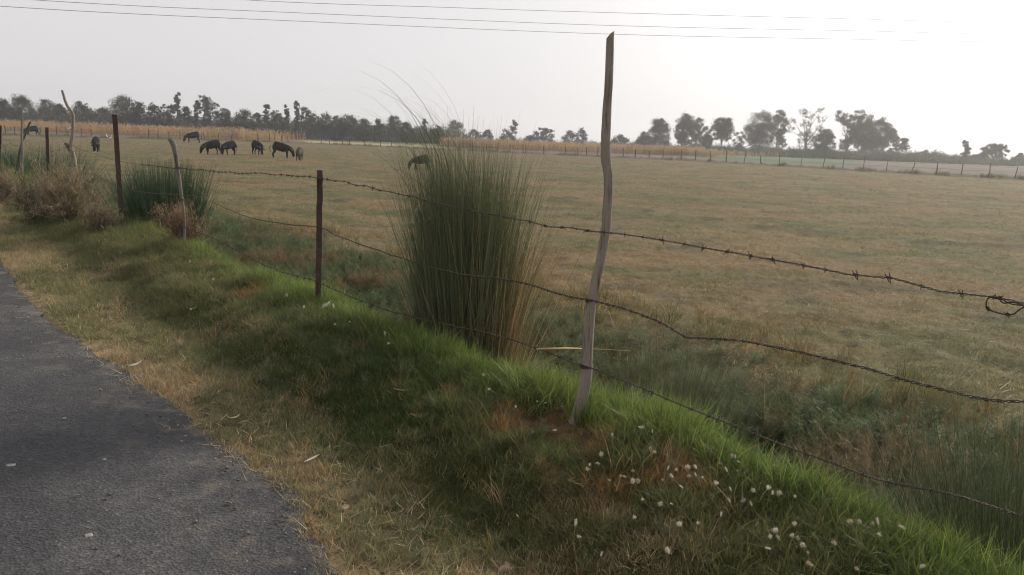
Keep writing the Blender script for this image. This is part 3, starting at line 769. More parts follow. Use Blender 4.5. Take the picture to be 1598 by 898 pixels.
def build_world():
    w = bpy.data.worlds.new('World'); scene.world = w; w.use_nodes = True
    nt = w.node_tree; nt.nodes.clear()
    out = nt.nodes.new('ShaderNodeOutputWorld'); bg = nt.nodes.new('ShaderNodeBackground'); bg.inputs[1].default_value = .075
    sk = nt.nodes.new('ShaderNodeTexSky'); sk.sky_type = 'NISHITA'; sk.sun_disc = False
    sk.sun_elevation = SUN_EL; sk.sun_rotation = SUN_AZ; sk.dust_density = 6.0; sk.air_density = 1.0; sk.ozone_density = 1.0; sk.altitude = 100
    hs = nt.nodes.new('ShaderNodeHueSaturation'); hs.inputs['Saturation'].default_value = .3
    nt.links.new(sk.outputs[0], hs.inputs['Color'])
    # high thin overcast: an even grey veil over the clear sky, brighter round the sun
    mx = nt.nodes.new('ShaderNodeMix'); mx.data_type = 'RGBA'; mx.inputs[0].default_value = .72
    mx.inputs[7].default_value = (13.1, 12.85, 13.0, 1)
    nt.links.new(hs.outputs[0], mx.inputs[6])
    tc = nt.nodes.new('ShaderNodeTexCoord'); dp = nt.nodes.new('ShaderNodeVectorMath'); dp.operation = 'DOT_PRODUCT'
    dp.inputs[1].default_value = (math.sin(SUN_AZ) * math.cos(SUN_EL), math.cos(SUN_AZ) * math.cos(SUN_EL), math.sin(SUN_EL))
    nt.links.new(tc.outputs['Generated'], dp.inputs[0])
    cl = nt.nodes.new('ShaderNodeMath'); cl.operation = 'MAXIMUM'; cl.inputs[1].default_value = 0; nt.links.new(dp.outputs['Value'], cl.inputs[0])
    pw = nt.nodes.new('ShaderNodeMath'); pw.operation = 'POWER'; pw.inputs[1].default_value = 7; nt.links.new(cl.outputs[0], pw.inputs[0])
    ml = nt.nodes.new('ShaderNodeMath'); ml.operation = 'MULTIPLY'; ml.inputs[1].default_value = 6.0; nt.links.new(pw.outputs[0], ml.inputs[0])
    cm = nt.nodes.new('ShaderNodeCombineColor'); nt.links.new(ml.outputs[0], cm.inputs[0])
    m9 = nt.nodes.new('ShaderNodeMath'); m9.operation = 'MULTIPLY'; m9.inputs[1].default_value = .95; nt.links.new(ml.outputs[0], m9.inputs[0]); nt.links.new(m9.outputs[0], cm.inputs[1])
    m8 = nt.nodes.new('ShaderNodeMath'); m8.operation = 'MULTIPLY'; m8.inputs[1].default_value = .90; nt.links.new(ml.outputs[0], m8.inputs[0]); nt.links.new(m8.outputs[0], cm.inputs[2])
    ad = nt.nodes.new('ShaderNodeMix'); ad.data_type = 'RGBA'; ad.blend_type = 'ADD'; ad.inputs[0].default_value = 1
    nt.links.new(mx.outputs[2], ad.inputs[6]); nt.links.new(cm.outputs[0], ad.inputs[7])
    nt.links.new(ad.outputs[2], bg.inputs[0]); nt.links.new(bg.outputs[0], out.inputs[0])
    d = bpy.data.lights.new('sun', 'SUN'); d.energy = 3.7; d.angle = R(6); d.color = (1, .89, .74)
    o = bpy.data.objects.new('sun', d); COL.objects.link(o)
    v = Vector((math.sin(SUN_AZ) * math.cos(SUN_EL), math.cos(SUN_AZ) * math.cos(SUN_EL), math.sin(SUN_EL)))
    o.rotation_euler = (-v).to_track_quat('-Z', 'Y').to_euler(); o.location = v * 30


def build_haze():
    S, z0, z1 = 960.0, -3.0, 26.0
    mb = MB()
    V = [(x, y, z) for x in (-S, S) for y in (-S, S) for z in (z0, z1)]
    F = [(0, 1, 3, 2), (4, 6, 7, 5), (0, 4, 5, 1), (2, 3, 7, 6), (0, 2, 6, 4), (1, 5, 7, 3)]
    mb.add(V, F)
    m, nt, out = new_mat('air')
    v = nt.nodes.new('ShaderNodeVolumePrincipled'); v.inputs['Color'].default_value = (.93, .95, 1, 1)
    v.inputs['Density'].default_value = HAZE; v.inputs['Anisotropy'].default_value = .45
    nt.links.new(v.outputs[0], out.inputs['Volume'])
    tag(link('haze', mb.mesh('haze'), m), kind='stuff')


HAZE = .00065


def build_camera():
    cam = bpy.data.cameras.new('camera'); cam.sensor_fit = 'HORIZONTAL'; cam.sensor_width = 36
    cam.lens = FPX / PW * 36; cam.clip_start = .05; cam.clip_end = 6000
    o = bpy.data.objects.new('camera', cam); COL.objects.link(o)
    M = Matrix(((_R[0], _U[0], -_F[0], 0), (_R[1], _U[1], -_F[1], 0), (_R[2], _U[2], -_F[2], CAMZ), (0, 0, 0, 1)))
    o.matrix_world = M; scene.camera = o
    vs = scene.view_settings; vs.view_transform = 'Standard'; vs.look = 'None'; vs.exposure = 0; vs.gamma = 1; vs.use_curve_mapping = False
    c = scene.cycles; c.use_denoising = True; c.max_bounces = 6; c.transparent_max_bounces = 8; c.volume_bounces = 0
    c.sample_clamp_indirect = 4; c.filter_width = 1.15


# ------------------------------------------------------------------ fence posts
def post_tube(name, px, label, mat, sides=14, parent=None, depth=None, t=FENCE_T, seed=0, bevel=0.0, cat='post', group=None, sink=.25, nrm=.06, n=46, knots=0, origin=None):
    """px: list of (px, py, width_px) from top to bottom, laid in the vertical plane facing the road through its foot"""
    g = np.random.default_rng(seed)
    foot = on_t(px[-1][0], px[-1][1], t) if depth is None else on_y(px[-1][0], px[-1][1], depth)
    Y = foot[1]
    pts = [on_y(p[0], p[1], Y) for p in px]; rad = [p[2] / 2 / FPX * math.hypot(Y, 0) * 1.0 for p in px]
    pts = pts[::-1]; rad = rad[::-1]
    dn = pts[0] - (pts[1] - pts[0]) / np.linalg.norm(pts[1] - pts[0]) * sink
    if sink: pts = [dn] + pts; rad = [rad[0] * 1.05] + rad
    P = spline(pts, n); Rr = np.interp(np.linspace(0, 1, n), np.linspace(0, 1, len(rad)), rad)
    d = np.concatenate([[0], np.cumsum(np.linalg.norm(np.diff(pts, axis=0), axis=1))]); Rr = np.interp(np.linspace(0, d[-1], n), d, rad)
    P[:, 1] += np.cumsum(g.normal(0, .002, n))
    a = np.arange(sides) / sides * 6.283; zz = np.linspace(0, d[-1], n)
    RR = Rr[:, None] * (1 + nrm * (2 * vnoise(zz[:, None] * 9 + 0 * a, 2.2 * np.cos(a)[None] + 5 + 0 * zz[:, None], seed) - 1) + nrm * .8 * (2 * vnoise(zz[:, None] * 28, 4 * np.sin(a)[None] + 9, seed + 3) - 1))
    for k in range(knots):
        kz = g.uniform(.3, .95) * d[-1]; ka = g.uniform(0, 6.28)
        RR *= 1 + .22 * np.exp(-((zz[:, None] - kz) / .025) ** 2) * np.exp(-((np.angle(np.exp(1j * (a[None] - ka)))) / .5) ** 2)
    V, F, C = tube(P, RR, sides)
    if bevel:
        top = V[(n - 1) * sides:n * sides]; cx = top.mean(0)
        top[:, 2] += (top[:, 0] - cx[0]) / (Rr[-1]) * bevel - bevel * .35
        V[(n - 1) * sides:n * sides] = top
    org = np.array([foot[0], foot[1], h1(foot[0], foot[1])]) if origin is None else origin
    mb = MB(); mb.add(V - org, F); mb.F3.append(C)
    o = link(name, mb.mesh(name, True), mat, parent, None if parent else tuple(org))
    if label: tag(o, label, cat, group)
    return o, org


def steel_post(px_top, px_bot, w, label, seed, holes=True):
    """rusty angle-section post with two bolt holes near its top"""
    ft = on_t(*px_bot); Y = ft[1]; tp = on_y(px_top[0], px_top[1], Y)
    L = w / FPX * Y * .80; th = .006
    ax = (tp - ft); H = np.linalg.norm(ax); ax /= H
    o = empty('steel_post', (ft[0], ft[1], h1(ft[0], ft[1])), 0, label, 'fence post', 'rusty steel posts of the near fence')
    f = np.array([DV[0], DV[1], 0]) ; e1 = np.array([-.9, -.43, 0.]); e1 /= np.linalg.norm(e1); e2 = np.array([e1[1], -e1[0], 0]) * -1
    prof = np.array([(0, 0), (L, 0), (L, th), (th, th), (th, L), (0, L)])
    prof = prof - (L * .5, L * .35)
    org = np.array(o.location); mb = MB(); ns = 26
    z = np.linspace(-.3, H, ns); V = []
    g = np.random.default_rng(seed)
    for q in z:
        wob = .0015 * g.normal(0, 1, 2)
        V += [ft - org + ax * q + e1 * (p[0] + wob[0]) + e2 * (p[1] + wob[1]) for p in prof]
    V = np.array(V); i = np.arange(ns - 1)[:, None] * 6; j = np.arange(6)[None]; k = (j + 1) % 6
    F = np.stack([i + j, i + k, i + 6 + k, i + 6 + j], -1).reshape(-1, 4); e = (ns - 1) * 6
    mb.add(V, F); mb.F4.append(np.array([[0, 1, 2, 3], [0, 3, 4, 5], [e, e + 1, e + 2, e + 3], [e, e + 3, e + 4, e + 5]]))
    link('angle_bar', mb.mesh('angle_bar'), M_RUST, o)
    if holes:
        hb = MB(); c = ft - org + ax * (H - .035) + e1 * (L * .12) - e2 * (L * .35 + .0015)
        a = np.arange(12) / 12 * 6.283
        ring = [c + (e1 * math.cos(q) + ax * math.sin(q)) * .0065 for q in a]; ring2 = [p - e2 * .0012 for p in ring]
        hb.add(np.array(ring + ring2), np.array([[i, (i + 1) % 12, 12 + (i + 1) % 12, 12 + i] for i in range(12)]))
        hb.V.append((c - e2 * .0012)[None]); hb.F3.append(np.array([[24, 12 + i, 12 + (i + 1) % 12] for i in range(12)])); hb.n += 1
        link('bolt', hb.mesh('bolt'), M_PALEWOOD, o)
    # tie wires
    for q in (.93, .52, .14):
        tb = MB(); c = ft - org + ax * (H * q); b = np.arange(15) / 14 * 6.283 * 2
        P = np.stack([c[0] + (L * .62) * np.cos(b), c[1] + (L * .62) * np.sin(b), c[2] + .010 * b / 6.283 - .01], -1)
        add_tube(tb, P, .0022, 5); link('tie_wire', tb.mesh('tie_wire'), M_WIRE, o)
    return o


def tie(parent, org, px, py, Y, r, n=2.4):
    tb = MB(); c = on_y(px, py, Y) - org; b = np.linspace(0, 6.283 * n, int(14 * n))
    P = np.stack([c[0] + r * np.cos(b), c[1] + r * np.sin(b), c[2] + .007 * (b / 6.283 - n / 2)], -1)
    add_tube(tb, P, .0024, 5); link('tie_wire', tb.mesh('tie_wire'), M_WIRE, parent)


M_STICK = mat_noise('grey_stick', (.05, .044, .038), (.19, .17, .15), 7, .9, .9, (9, 9, .7), 7, .15, (.12, .105, .09), .005)


def build_posts():
    pole, org = post_tube('wooden_pole', [(952, 53, 11.5), (951, 90, 12), (949, 140, 13), (946, 190, 14), (945, 235, 14.5), (949, 285, 14), (947, 330, 14), (945, 360, 15), (936, 410, 15.5), (925, 460, 16), (919, 510, 17), (916, 560, 18), (914, 595, 19), (906, 630, 19), (898, 655, 20)],
                          'tall bent weathered grey wooden pole with a slanted cut top, tied to the wires', M_WOOD, 18, seed=4, bevel=.017, n=90, knots=5, nrm=.05)
    Y = org[1]
    for px, py, r in ((945, 362, .024), (922, 470, .026), (915, 572, .031)): tie(pole, org, px, py, Y, r)
    mb = MB()
    for a, b in (((946, 196), (940, 200)), ((947, 243), (941, 241))):
        p = on_y(a[0] - 3, a[1], Y) - org; q = on_y(b[0] - 1, b[1] - 3, Y) - org
        mb = MB(); add_tube(mb, [p, (p + q) / 2, q], [.012, .010, .006], 7); link('knot', mb.mesh('knot', True), M_DARKWOOD, pole)
    
    steel_post((499, 266), (496, 485), 9.5, 'rusty brown steel post with a bolt near its top, left of the big clump', 5)
    steel_post((179, 179), (191, 360), 9.0, 'tall rusty steel post leaning left between the brown bush and the round green tussock', 6)
    steel_post((73, 199), (76, 290), 6.0, 'short rusty steel post between the pale stick and the forked branch post', 7)
    steel_post((0, 196), (-2, 285), 6.0, 'reddish rusty steel post at the left edge of the picture', 8)
    # bent grey stick standing in the reddish bush
    s, so = post_tube('wooden_stick', [(265, 217, 7.2), (271, 226, 7.8), (275, 248, 6.8), (279, 275, 5.8), (282, 300, 5.2), (286, 328, 4.4), (288, 355, 3.4), (287, 398, 3.4)],
                      'crooked grey wooden stick rising out of the reddish dry bush', M_STICK, 10, seed=9, nrm=.07, knots=2)
    tie(s, so, 278, 262, so[1], .028); tie(s, so, 284, 312, so[1], .022)
    # forked branch post
    f = on_t(118, 300)
    fo = np.array([f[0], f[1], h1(f[0], f[1])])
    e = empty('forked_branch_post', tuple(fo), 0, 'forked branch post with a stub and a thin kinked top behind the brown bush', 'fence post')
    Yf = f[1]
    def br(nm, px, seed, mat=M_PALEWOOD, sink=0):
        post_tube(nm, px, None, mat, 9, parent=e, depth=Yf, seed=seed, sink=sink, origin=fo, n=30, nrm=.07)
    br('trunk', [(110, 231, 7), (113, 240, 7.5), (116, 255, 7), (118, 275, 6.5), (118, 300, 6.5)], 1, M_WOOD, .2)
    br('branch', [(97, 141, 3.2), (101, 156, 4), (106, 167, 4.2), (113, 177, 5.2), (114, 190, 4.6), (113, 210, 4.6), (111, 226, 5.5), (112, 236, 6)], 2, M_WOOD)
    br('stub', [(102.5, 224, 5), (107, 229, 6.5), (113, 238, 7)], 3, M_DARKWOOD)
    tie(e, fo, 116, 259, Yf, .035); tie(e, fo, 111, 227, Yf, .03)
    post_tube('wooden_stick', [(34, 168, 2.6), (34.5, 190, 3.2), (34, 215, 3.6), (34, 245, 4), (34, 275, 4)], 'thin pale straight stick at the far left beside a dark leaning branch', M_PALEWOOD, 8, seed=12, nrm=.05)
    post_tube('wooden_branch', [(47, 190, 2.4), (43, 198, 3), (38, 212, 3.2), (33, 224, 3.4), (30, 240, 3.6), (27, 262, 4)], 'dark crooked branch leaning against the thin pale stick at far left', M_DARKWOOD, 8, seed=13, t=FENCE_T + .05, nrm=.08)


# ------------------------------------------------------------------ barbed wire of the near fence
def barb_mesh(size):
    mb = MB(); b = np.linspace(0, 6.283 * 1.6, 14)
    add_tube(mb, np.stack([(b / 10 - .5) * .010, .0045 * np.cos(b), .0045 * np.sin(b)], -1), .0016, 4)
    for k, (dx, ang) in enumerate(((-.004, 1.2), (-.003, 4.3), (.004, 1.9), (.005, 5.2))):
        d = np.array([.25 * (1 if k % 2 else -1), math.cos(ang), math.sin(ang)]); p = np.array([dx, 0, 0])
        add_tube(mb, [p + d * .003, p + d * size * .6, p + d * size], [.0017, .0015, .0005], 4)
    return mb.mesh('barb')




def wire(px, label, barb_step, amp, rad, pitch, t=FENCE_T, ext=None, bsize=.0155):
    pts = [on_t(a, b, t) for a, b in px]
    if ext:
        pts = ext[0] + pts + ext[1]
    L = sum(np.linalg.norm(pts[i + 1] - pts[i]) for i in range(len(pts) - 1))
    dense = spline(pts, 1600)
    d = np.linalg.norm(dense[:, :2], axis=1)
    # resample: fine near the camera
    cum = np.concatenate([[0], np.cumsum(np.linalg.norm(np.diff(dense, axis=0), axis=1))])
    x = [0.0]
    while x[-1] < cum[-1]:
        dd = np.interp(x[-1], cum, d); x.append(x[-1] + (pitch / 7 if dd < 7 else .03 if dd < 12 else .12))
    x = np.array(x); C = np.stack([np.interp(x, cum, dense[:, k]) for k in range(3)], -1)
    g = np.random.default_rng(int(L * 1000) % 9999)
    wob = np.interp(x, np.arange(0, cum[-1] + .2, .15), g.normal(0, .0035, len(np.arange(0, cum[-1] + .2, .15)))); C[:, 2] += wob
    org = C[len(C) // 2].copy()
    T = np.gradient(C, axis=0); T /= np.linalg.norm(T, axis=1)[:, None]
    up = np.array([0, 0, 1.0]); S = np.cross(T, up); S /= np.linalg.norm(S, axis=1)[:, None]; U = np.cross(S, T)
    mb = MB(); ph = x / pitch * 6.283
    for k in (0, math.pi):
        P = C + amp * (np.cos(ph + k)[:, None] * S + np.sin(ph + k)[:, None] * U) - org
        add_tube(mb, P, rad, 5)
    o = link('barbed_wire', mb.mesh('barbed_wire', True), M_WIRE, None, tuple(org))
    tag(o, label, 'wire', 'barbed wires of the near fence')
    if barb_step:
        BARB = barb_mesh(bsize); BARB.materials.append(M_WIRE)
        dd = np.interp(x, x, np.linalg.norm(C[:, :2], axis=1)); q = barb_step; n = 0
        lim = np.sort(dd)
        spots = np.arange(.05, cum[-1], barb_step)
        spots = sorted(spots, key=lambda q: np.interp(q, x, dd))[:90]
        for q in spots:
            q = q + g.normal(0, barb_step * .12); i = min(np.searchsorted(x, q), len(x) - 1)
            b = bpy.data.objects.new('barb', BARB); COL.objects.link(b); b.parent = o
            m = Matrix((T[i], S[i], U[i])).transposed().to_4x4() @ Matrix.Rotation(g.uniform(0, 6.28), 4, 'X') @ Matrix.Scale(g.uniform(.75, 1.25), 4)
            m.translation = C[i] - org; b.matrix_local = m
    return o, org


def build_wires():
    left = lambda zz: [np.array([*xy(30, FENCE_T), zz]), np.array([*xy(19, FENCE_T), zz])]
    right = lambda z: []
    o, org = wire([(0, 229), (34, 227), (55, 235), (75, 237.5), (92, 234), (110, 227), (130, 235), (155, 243), (185, 251.5), (220, 257), (275, 263), (340, 268), (410, 272), (497, 278), (560, 289), (620, 303), (700, 322), (760, 334), (820, 346), (880, 356), (944, 363), (1020, 374), (1100, 387), (1200, 405), (1300, 422), (1400, 441), (1500, 460), (1598, 477), (1680, 490)],
                  'topmost rusty barbed wire strand of the near fence with sharp barbs',   .105, .0024, .0016, .05, ext=(left(1.05), []))
    # slack end of wire twisted back into a loop
    lp = [(1542, 466), (1548, 463), (1560, 465), (1570, 471), (1580, 475), (1598, 478), (1590, 484), (1582, 490), (1570, 491), (1556, 488), (1545, 484), (1539, 477), (1542, 466), (1555, 464), (1566, 473), (1577, 472), (1590, 474), (1600, 479)]
    P = spline([on_t(a, b, FENCE_T - .008 * (i % 2)) for i, (a, b) in enumerate(lp)], 140) - org
    mb = MB(); add_tube(mb, P, .0022, 5); lo = link('wire_loop', mb.mesh('wire_loop', True), M_WIRE, o)
    bm_ = barb_mesh(.012); bm_.materials.append(M_WIRE)
    for i in (14, 62, 84, 104):
        b = bpy.data.objects.new('barb', bm_); COL.objects.link(b); b.parent = lo; b.location = P[i]; b.rotation_euler = (i, .4, .7)
    wire([(76, 259), (100, 259), (117, 259), (140, 268), (165, 282), (190, 294), (210, 298), (240, 302), (285, 305), (312, 308), (345, 322), (380, 336), (430, 348), (497, 356), (525, 368), (560, 381), (620, 401), (670, 416), (740, 430), (800, 438), (860, 454), (922, 470), (975, 482), (1020, 498), (1045, 512), (1072, 527), (1100, 529), (1150, 532), (1210, 543), (1280, 558), (1350, 575), (1430, 600), (1500, 616), (1550, 624), (1598, 626), (1680, 628)],
         'middle barbed wire strand, a thick twisted ribbon sagging right of the tall pole', .034, .0033, .0019, .042, ext=([np.array([*xy(19, FENCE_T), .75])], []), bsize=.0065)
    wire([(191, 330), (230, 338), (287, 355), (330, 371), (370, 391), (430, 421), (497, 441), (560, 468), (600, 483), (650, 496), (700, 508), (760, 521), (840, 545), (915, 572), (960, 588), (1000, 603), (1060, 630), (1120, 655), (1200, 686), (1280, 715), (1350, 741), (1420, 760), (1500, 778), (1598, 810), (1680, 838)],
         'lowest rusty barbed wire strand running just above the bank grass', .105, .0024, .0018, .05, ext=([np.array([*xy(19, FENCE_T), .42])], []))


# ------------------------------------------------------------------ tall grass clumps and bushes
def blade_set(mb, n, centre, rx, ry, L, lean, curl, width, cols, seg=7, azbias=None, lo=0.0, wexp=.6, outward=.6, pw=1.6):
    a = rng.uniform(0, 6.283, n); q = np.sqrt(rng.uniform(lo, 1, n))
    base = np.stack([centre[0] + np.cos(a) * q * rx, centre[1] + np.sin(a) * q * ry, np.full(n, centre[2]) - .02], -1)
    az = np.where(rng.random(n) < outward, a + rng.normal(0, .5, n), rng.uniform(0, 6.283, n))
    if azbias is not None:
        m = rng.random(n) < azbias[1]; az = np.where(m, azbias[0] + rng.normal(0, .4, n), az)
    ln = np.abs(rng.normal(0, lean, n)) * (.35 + q); cu = np.abs(rng.normal(0, curl, n))
    V, F, per, U = ribbons(base, az, rng.uniform(*L, n), ln, cu, rng.uniform(*width, n), seg, pw, wexp, g=rng)
    ci = rng.integers(0, len(cols), n); c = np.asarray(cols)[ci] * rng.uniform(.7, 1.3, (n, 1)) * (1 + rng.normal(0, .05, (n, 3)))
    C = per(c)
    return V, F, C, U


def build_clumps():
    # the big clump in the ditch
    d = ray(731, 575); k = (2.0 + (P0 @ NV)) / (d[:2] @ NV); bx, by = d[0] * k, d[1] * k
    bz = h1(bx, by)
    big = empty('tall_grass_clump', (bx, by, bz), 0, 'big tall dense green grass clump with wind bent tips left of the tall pole', 'grass clump')
    G = [(.105, .13, .06), (.08, .105, .05), (.13, .15, .075), (.095, .115, .06), (.15, .155, .085)]
    D = [(.38, .27, .13), (.31, .21, .095), (.44, .34, .18), (.27, .165, .08)]
    B = [(.06, .043, .037), (.08, .055, .045), (.045, .036, .033), (.11, .08, .058)]
    mb = MB()
    for args in ((420, (-.03, 0, 0), .22, .24, (.9, 2.0), .10, 1.3, (.004, .0065), G, 9, (math.pi, .5)), (700, (-.02, 0, 0), .23, .24, (.8, 1.6), .12, .2, (.004, .007), G, 8, None),
                 (2700, (0, 0, 0), .21, .24, (1.15, 2.1), .07, .14, (.004, .0075), G, 8, (math.pi, .12)),
                 (1700, (-.07, 0, 0), .19, .2, (1.25, 2.3), .06, .2, (.0035, .0065), G, 8, (math.pi, .55)),
                 (1000, (.05, 0, 0), .18, .25, (.9, 1.95), .09, .17, (.004, .007), G, 8, (.0, .3))):
        V, F, C, U = blade_set(mb, args[0], *args[1:9], seg=args[9], azbias=args[10])
        C = lerp(C, (.085, .06, .042), .85 * (1 - sstep(.18, .52, U)))      # dead brown sheaths round the foot
        mb.add(V, F, col=C)
    link('green_blades', mb.mesh('green_blades'), M_CLUMP, big)
    mb = MB()
    for args in ((620, (.17, -.12, 0), .10, .17, (.7, 1.75), .12, .25, (.003, .006), D, 7, (0., .35)),
                 (300, (.0, 0, 0), .24, .25, (.9, 2.0), .17, .4, (.003, .005), D, 7, None),
                 (380, (.20, -.12, 0), .13, .16, (.3, .75), .5, .8, (.003, .006), D, 6, (-.3, .6))):
        V, F, C, U = blade_set(mb, args[0], *args[1:9], seg=args[9], azbias=args[10]); mb.add(V, F, col=C)
    link('straw_blades', mb.mesh('straw_blades'), M_CLUMP, big)
    mb = MB()
    V, F, C, U = blade_set(mb, 1300, (-.05, -.16, 0), .22, .12, (.5, 1.2), .10, .2, (.004, .008), B, seg=5); mb.add(V, F, col=C)
    link('dead_base', mb.mesh('dead_base'), M_CLUMP, big)
    # fine flower stems bowed by the wind
    mb = MB(); n = 54
    a = rng.uniform(0, 6.283, n); base = np.stack([-.06 + .16 * np.cos(a), .15 * np.sin(a), np.full(n, .1)], -1)
    V, F, per, U = ribbons(base, math.pi + rng.normal(0, .4, n), rng.uniform(2.15, 2.8, n), np.abs(rng.normal(0, .05, n)), rng.uniform(1.3, 2.5, n), rng.uniform(.005, .007, n), 20, 4.6, .45)
    mb.add(V, F, col=per(np.tile((.06, .056, .046), (n, 1)) * rng.uniform(.7, 1.3, (n, 1))))
    link('flower_stems', mb.mesh('flower_stems'), M_CLUMP, big)
    # fallen straw stalk right of the clump
    p = [hit(838, 545, .32), hit(880, 544, .30), hit(930, 545, .28), hit(985, 548, .25)]
    mb = MB(); o0 = np.array(big.location); add_tube(mb, spline(p, 12) - o0, np.linspace(.0055, .0025, 12), 5, col=(.46, .31, .14))
    for k in range(26):
        q = hit(rng.uniform(800, 870), rng.uniform(560, 590), .05); aa = rng.uniform(-.9, .6)
        V, F, per, U = ribbons([q - o0], aa, rng.uniform(.2, .5), rng.uniform(.7, 1.4), rng.uniform(0, .6), .005, 5); mb.add(V, F, col=per(np.array([[.40, .28, .14]])))
    link('fallen_straw', mb.mesh('fallen_straw'), M_CLUMP, big)

    def tussock(px, py, t, rx, H, n, cols, label, name='grass_tussock', lean=.35, curl=.5, width=(.005, .009), dead=0, cat='grass clump', dcols=B, lift=0.0, ry=None):
        d = ray(px, py); k = (t + (P0 @ NV)) / (d[:2] @ NV); x, y = d[0] * k, d[1] * k; z = h1(x, y) + lift
        e = empty(name, (x, y, z), 0, label, cat)
        H = H + max(0, -.2 - z) * .9
        mb = MB(); V, F, C, U = blade_set(mb, n, (0, 0, 0), rx, ry or rx, (H * .55, H), lean, curl, width, cols, seg=6, outward=.8); mb.add(V, F, col=C)
        link('blades', mb.mesh('blades'), M_CLUMP, e)
        if dead:
            mb = MB(); V, F, C, U = blade_set(mb, dead, (0, 0, 0), rx * 1.1, ry or rx * 1.1, (H * .2, H * .6), lean * 1.3, curl, width, dcols, seg=5, outward=.8); mb.add(V, F, col=C)
            link('dead_base', mb.mesh('dead_base'), M_CLUMP, e)
        return e
    GD = [(.06, .095, .048), (.05, .082, .042), (.078, .11, .06)]
    tussock(258, 340, 1.95, .35, 1.38, 3200, GD, 'round dark green grass tussock behind the crooked stick and reddish bush', lean=.16, curl=.16, width=(.007, .012), dead=250)
    tussock(320, 345, 2.5, .25, .5, 260, [(.12, .13, .07), (.16, .14, .08)], 'small pale grass tuft at the right foot of the round green tussock', lean=.5)
    tussock(58, 270, 2.0, .95, 1.4, 2200, GD, 'wide blurred green grass bush around the thin pale stick at far left', lean=.45, curl=.4, width=(.008, .014), dead=200)
    tussock(-5, 285, 1.9, .8, 1.1, 1400, GD, 'green grass bush cut by the left edge of the picture', lean=.5, curl=.4, width=(.008, .014), dead=300)
    R_ = [(.14, .135, .075), (.20, .165, .085), (.11, .115, .06), (.25, .2, .11)]
    tussock(1032, 668, 2.12, .17, .85, 900, [(.085, .105, .055), (.12, .13, .07), (.07, .08, .045), (.16, .14, .085)], 'brownish green sedge tuft in the ditch just right of the tall pole', lean=.2, curl=.25, width=(.003, .0055), dead=420, dcols=[(.13, .09, .05), (.09, .065, .04), (.18, .12, .06)])
    tussock(1120, 640, 2.6, .13, .45, 160, R_, 'small withered grass tuft between the sedge tuft and the brown stalks', lean=.4, curl=.4, width=(.003, .005))
    W_ = [(.25, .215, .16), (.19, .165, .125), (.30, .26, .19), (.15, .135, .10)]
    tussock(1405, 735, 2.35, .22, .72, 330, W_, 'thin withered grey brown stalks standing in the ditch at right', lean=.25, curl=.35, width=(.0025, .0045), name='dry_stalks', dead=90)
    tussock(1606, 835, 2.1, .22, .95, 1900, [(.055, .08, .036), (.045, .07, .03), (.075, .10, .045), (.11, .12, .06)], 'dark green tall grass clump cut by the right edge of the picture', lean=.3, curl=.35, width=(.003, .006), dead=260)
    tussock(1545, 660, 3.1, .3, .55, 260, R_ + W_, 'loose thin grass with pale stems above the dark clump at right', lean=.45, curl=.7, width=(.0025, .0045))
    # bent dead stalks leaning over the ditch
    def stalks(nm, label, arcs, lift=.3, rr=.0028):
        o0 = hit(*arcs[0][0], 0); e = None; mb = MB()
        for arc in arcs:
            P = [hit(a, b, .03 + lift * math.sin(math.pi * i / max(1, len(arc) - 1))) for i, (a, b) in enumerate(arc)]
            add_tube(mb, spline(P, 16) - o0, np.linspace(rr, rr * .4, 16), 5, col=(.42, .36, .26))
        o = link(nm, mb.mesh(nm), M_CLUMP, None, tuple(o0)); tag(o, label, 'dry stalk')
    stalks('bent_stalks', 'pale bent dead stalks arching in the field edge at the right edge of the picture', [[(1521, 556), (1528, 543), (1543, 534), (1556, 535), (1563, 548)], [(1475, 517), (1495, 514), (1520, 516)], [(1545, 622), (1560, 608), (1577, 595)], [(1548, 620), (1562, 613), (1578, 608)]])
    stalks('dead_branch', 'fallen pale dead branch lying in the ditch below the brown stalks', [[(1315, 712), (1345, 735), (1380, 760), (1415, 782)], [(1330, 720), (1352, 742), (1372, 757)], [(1352, 738), (1392, 742), (1420, 750)], [(1520, 795), (1545, 808), (1562, 820)]], .06, .0035)
    tussock(1345, 760, 2.05, .18, .26, 150, [(.20, .10, .055), (.16, .085, .05), (.24, .13, .07)], 'rusty brown heap of dead grass on the ditch side of the bank', lean=.9, curl=.6, width=(.003, .006), name='dead_grass_heap')

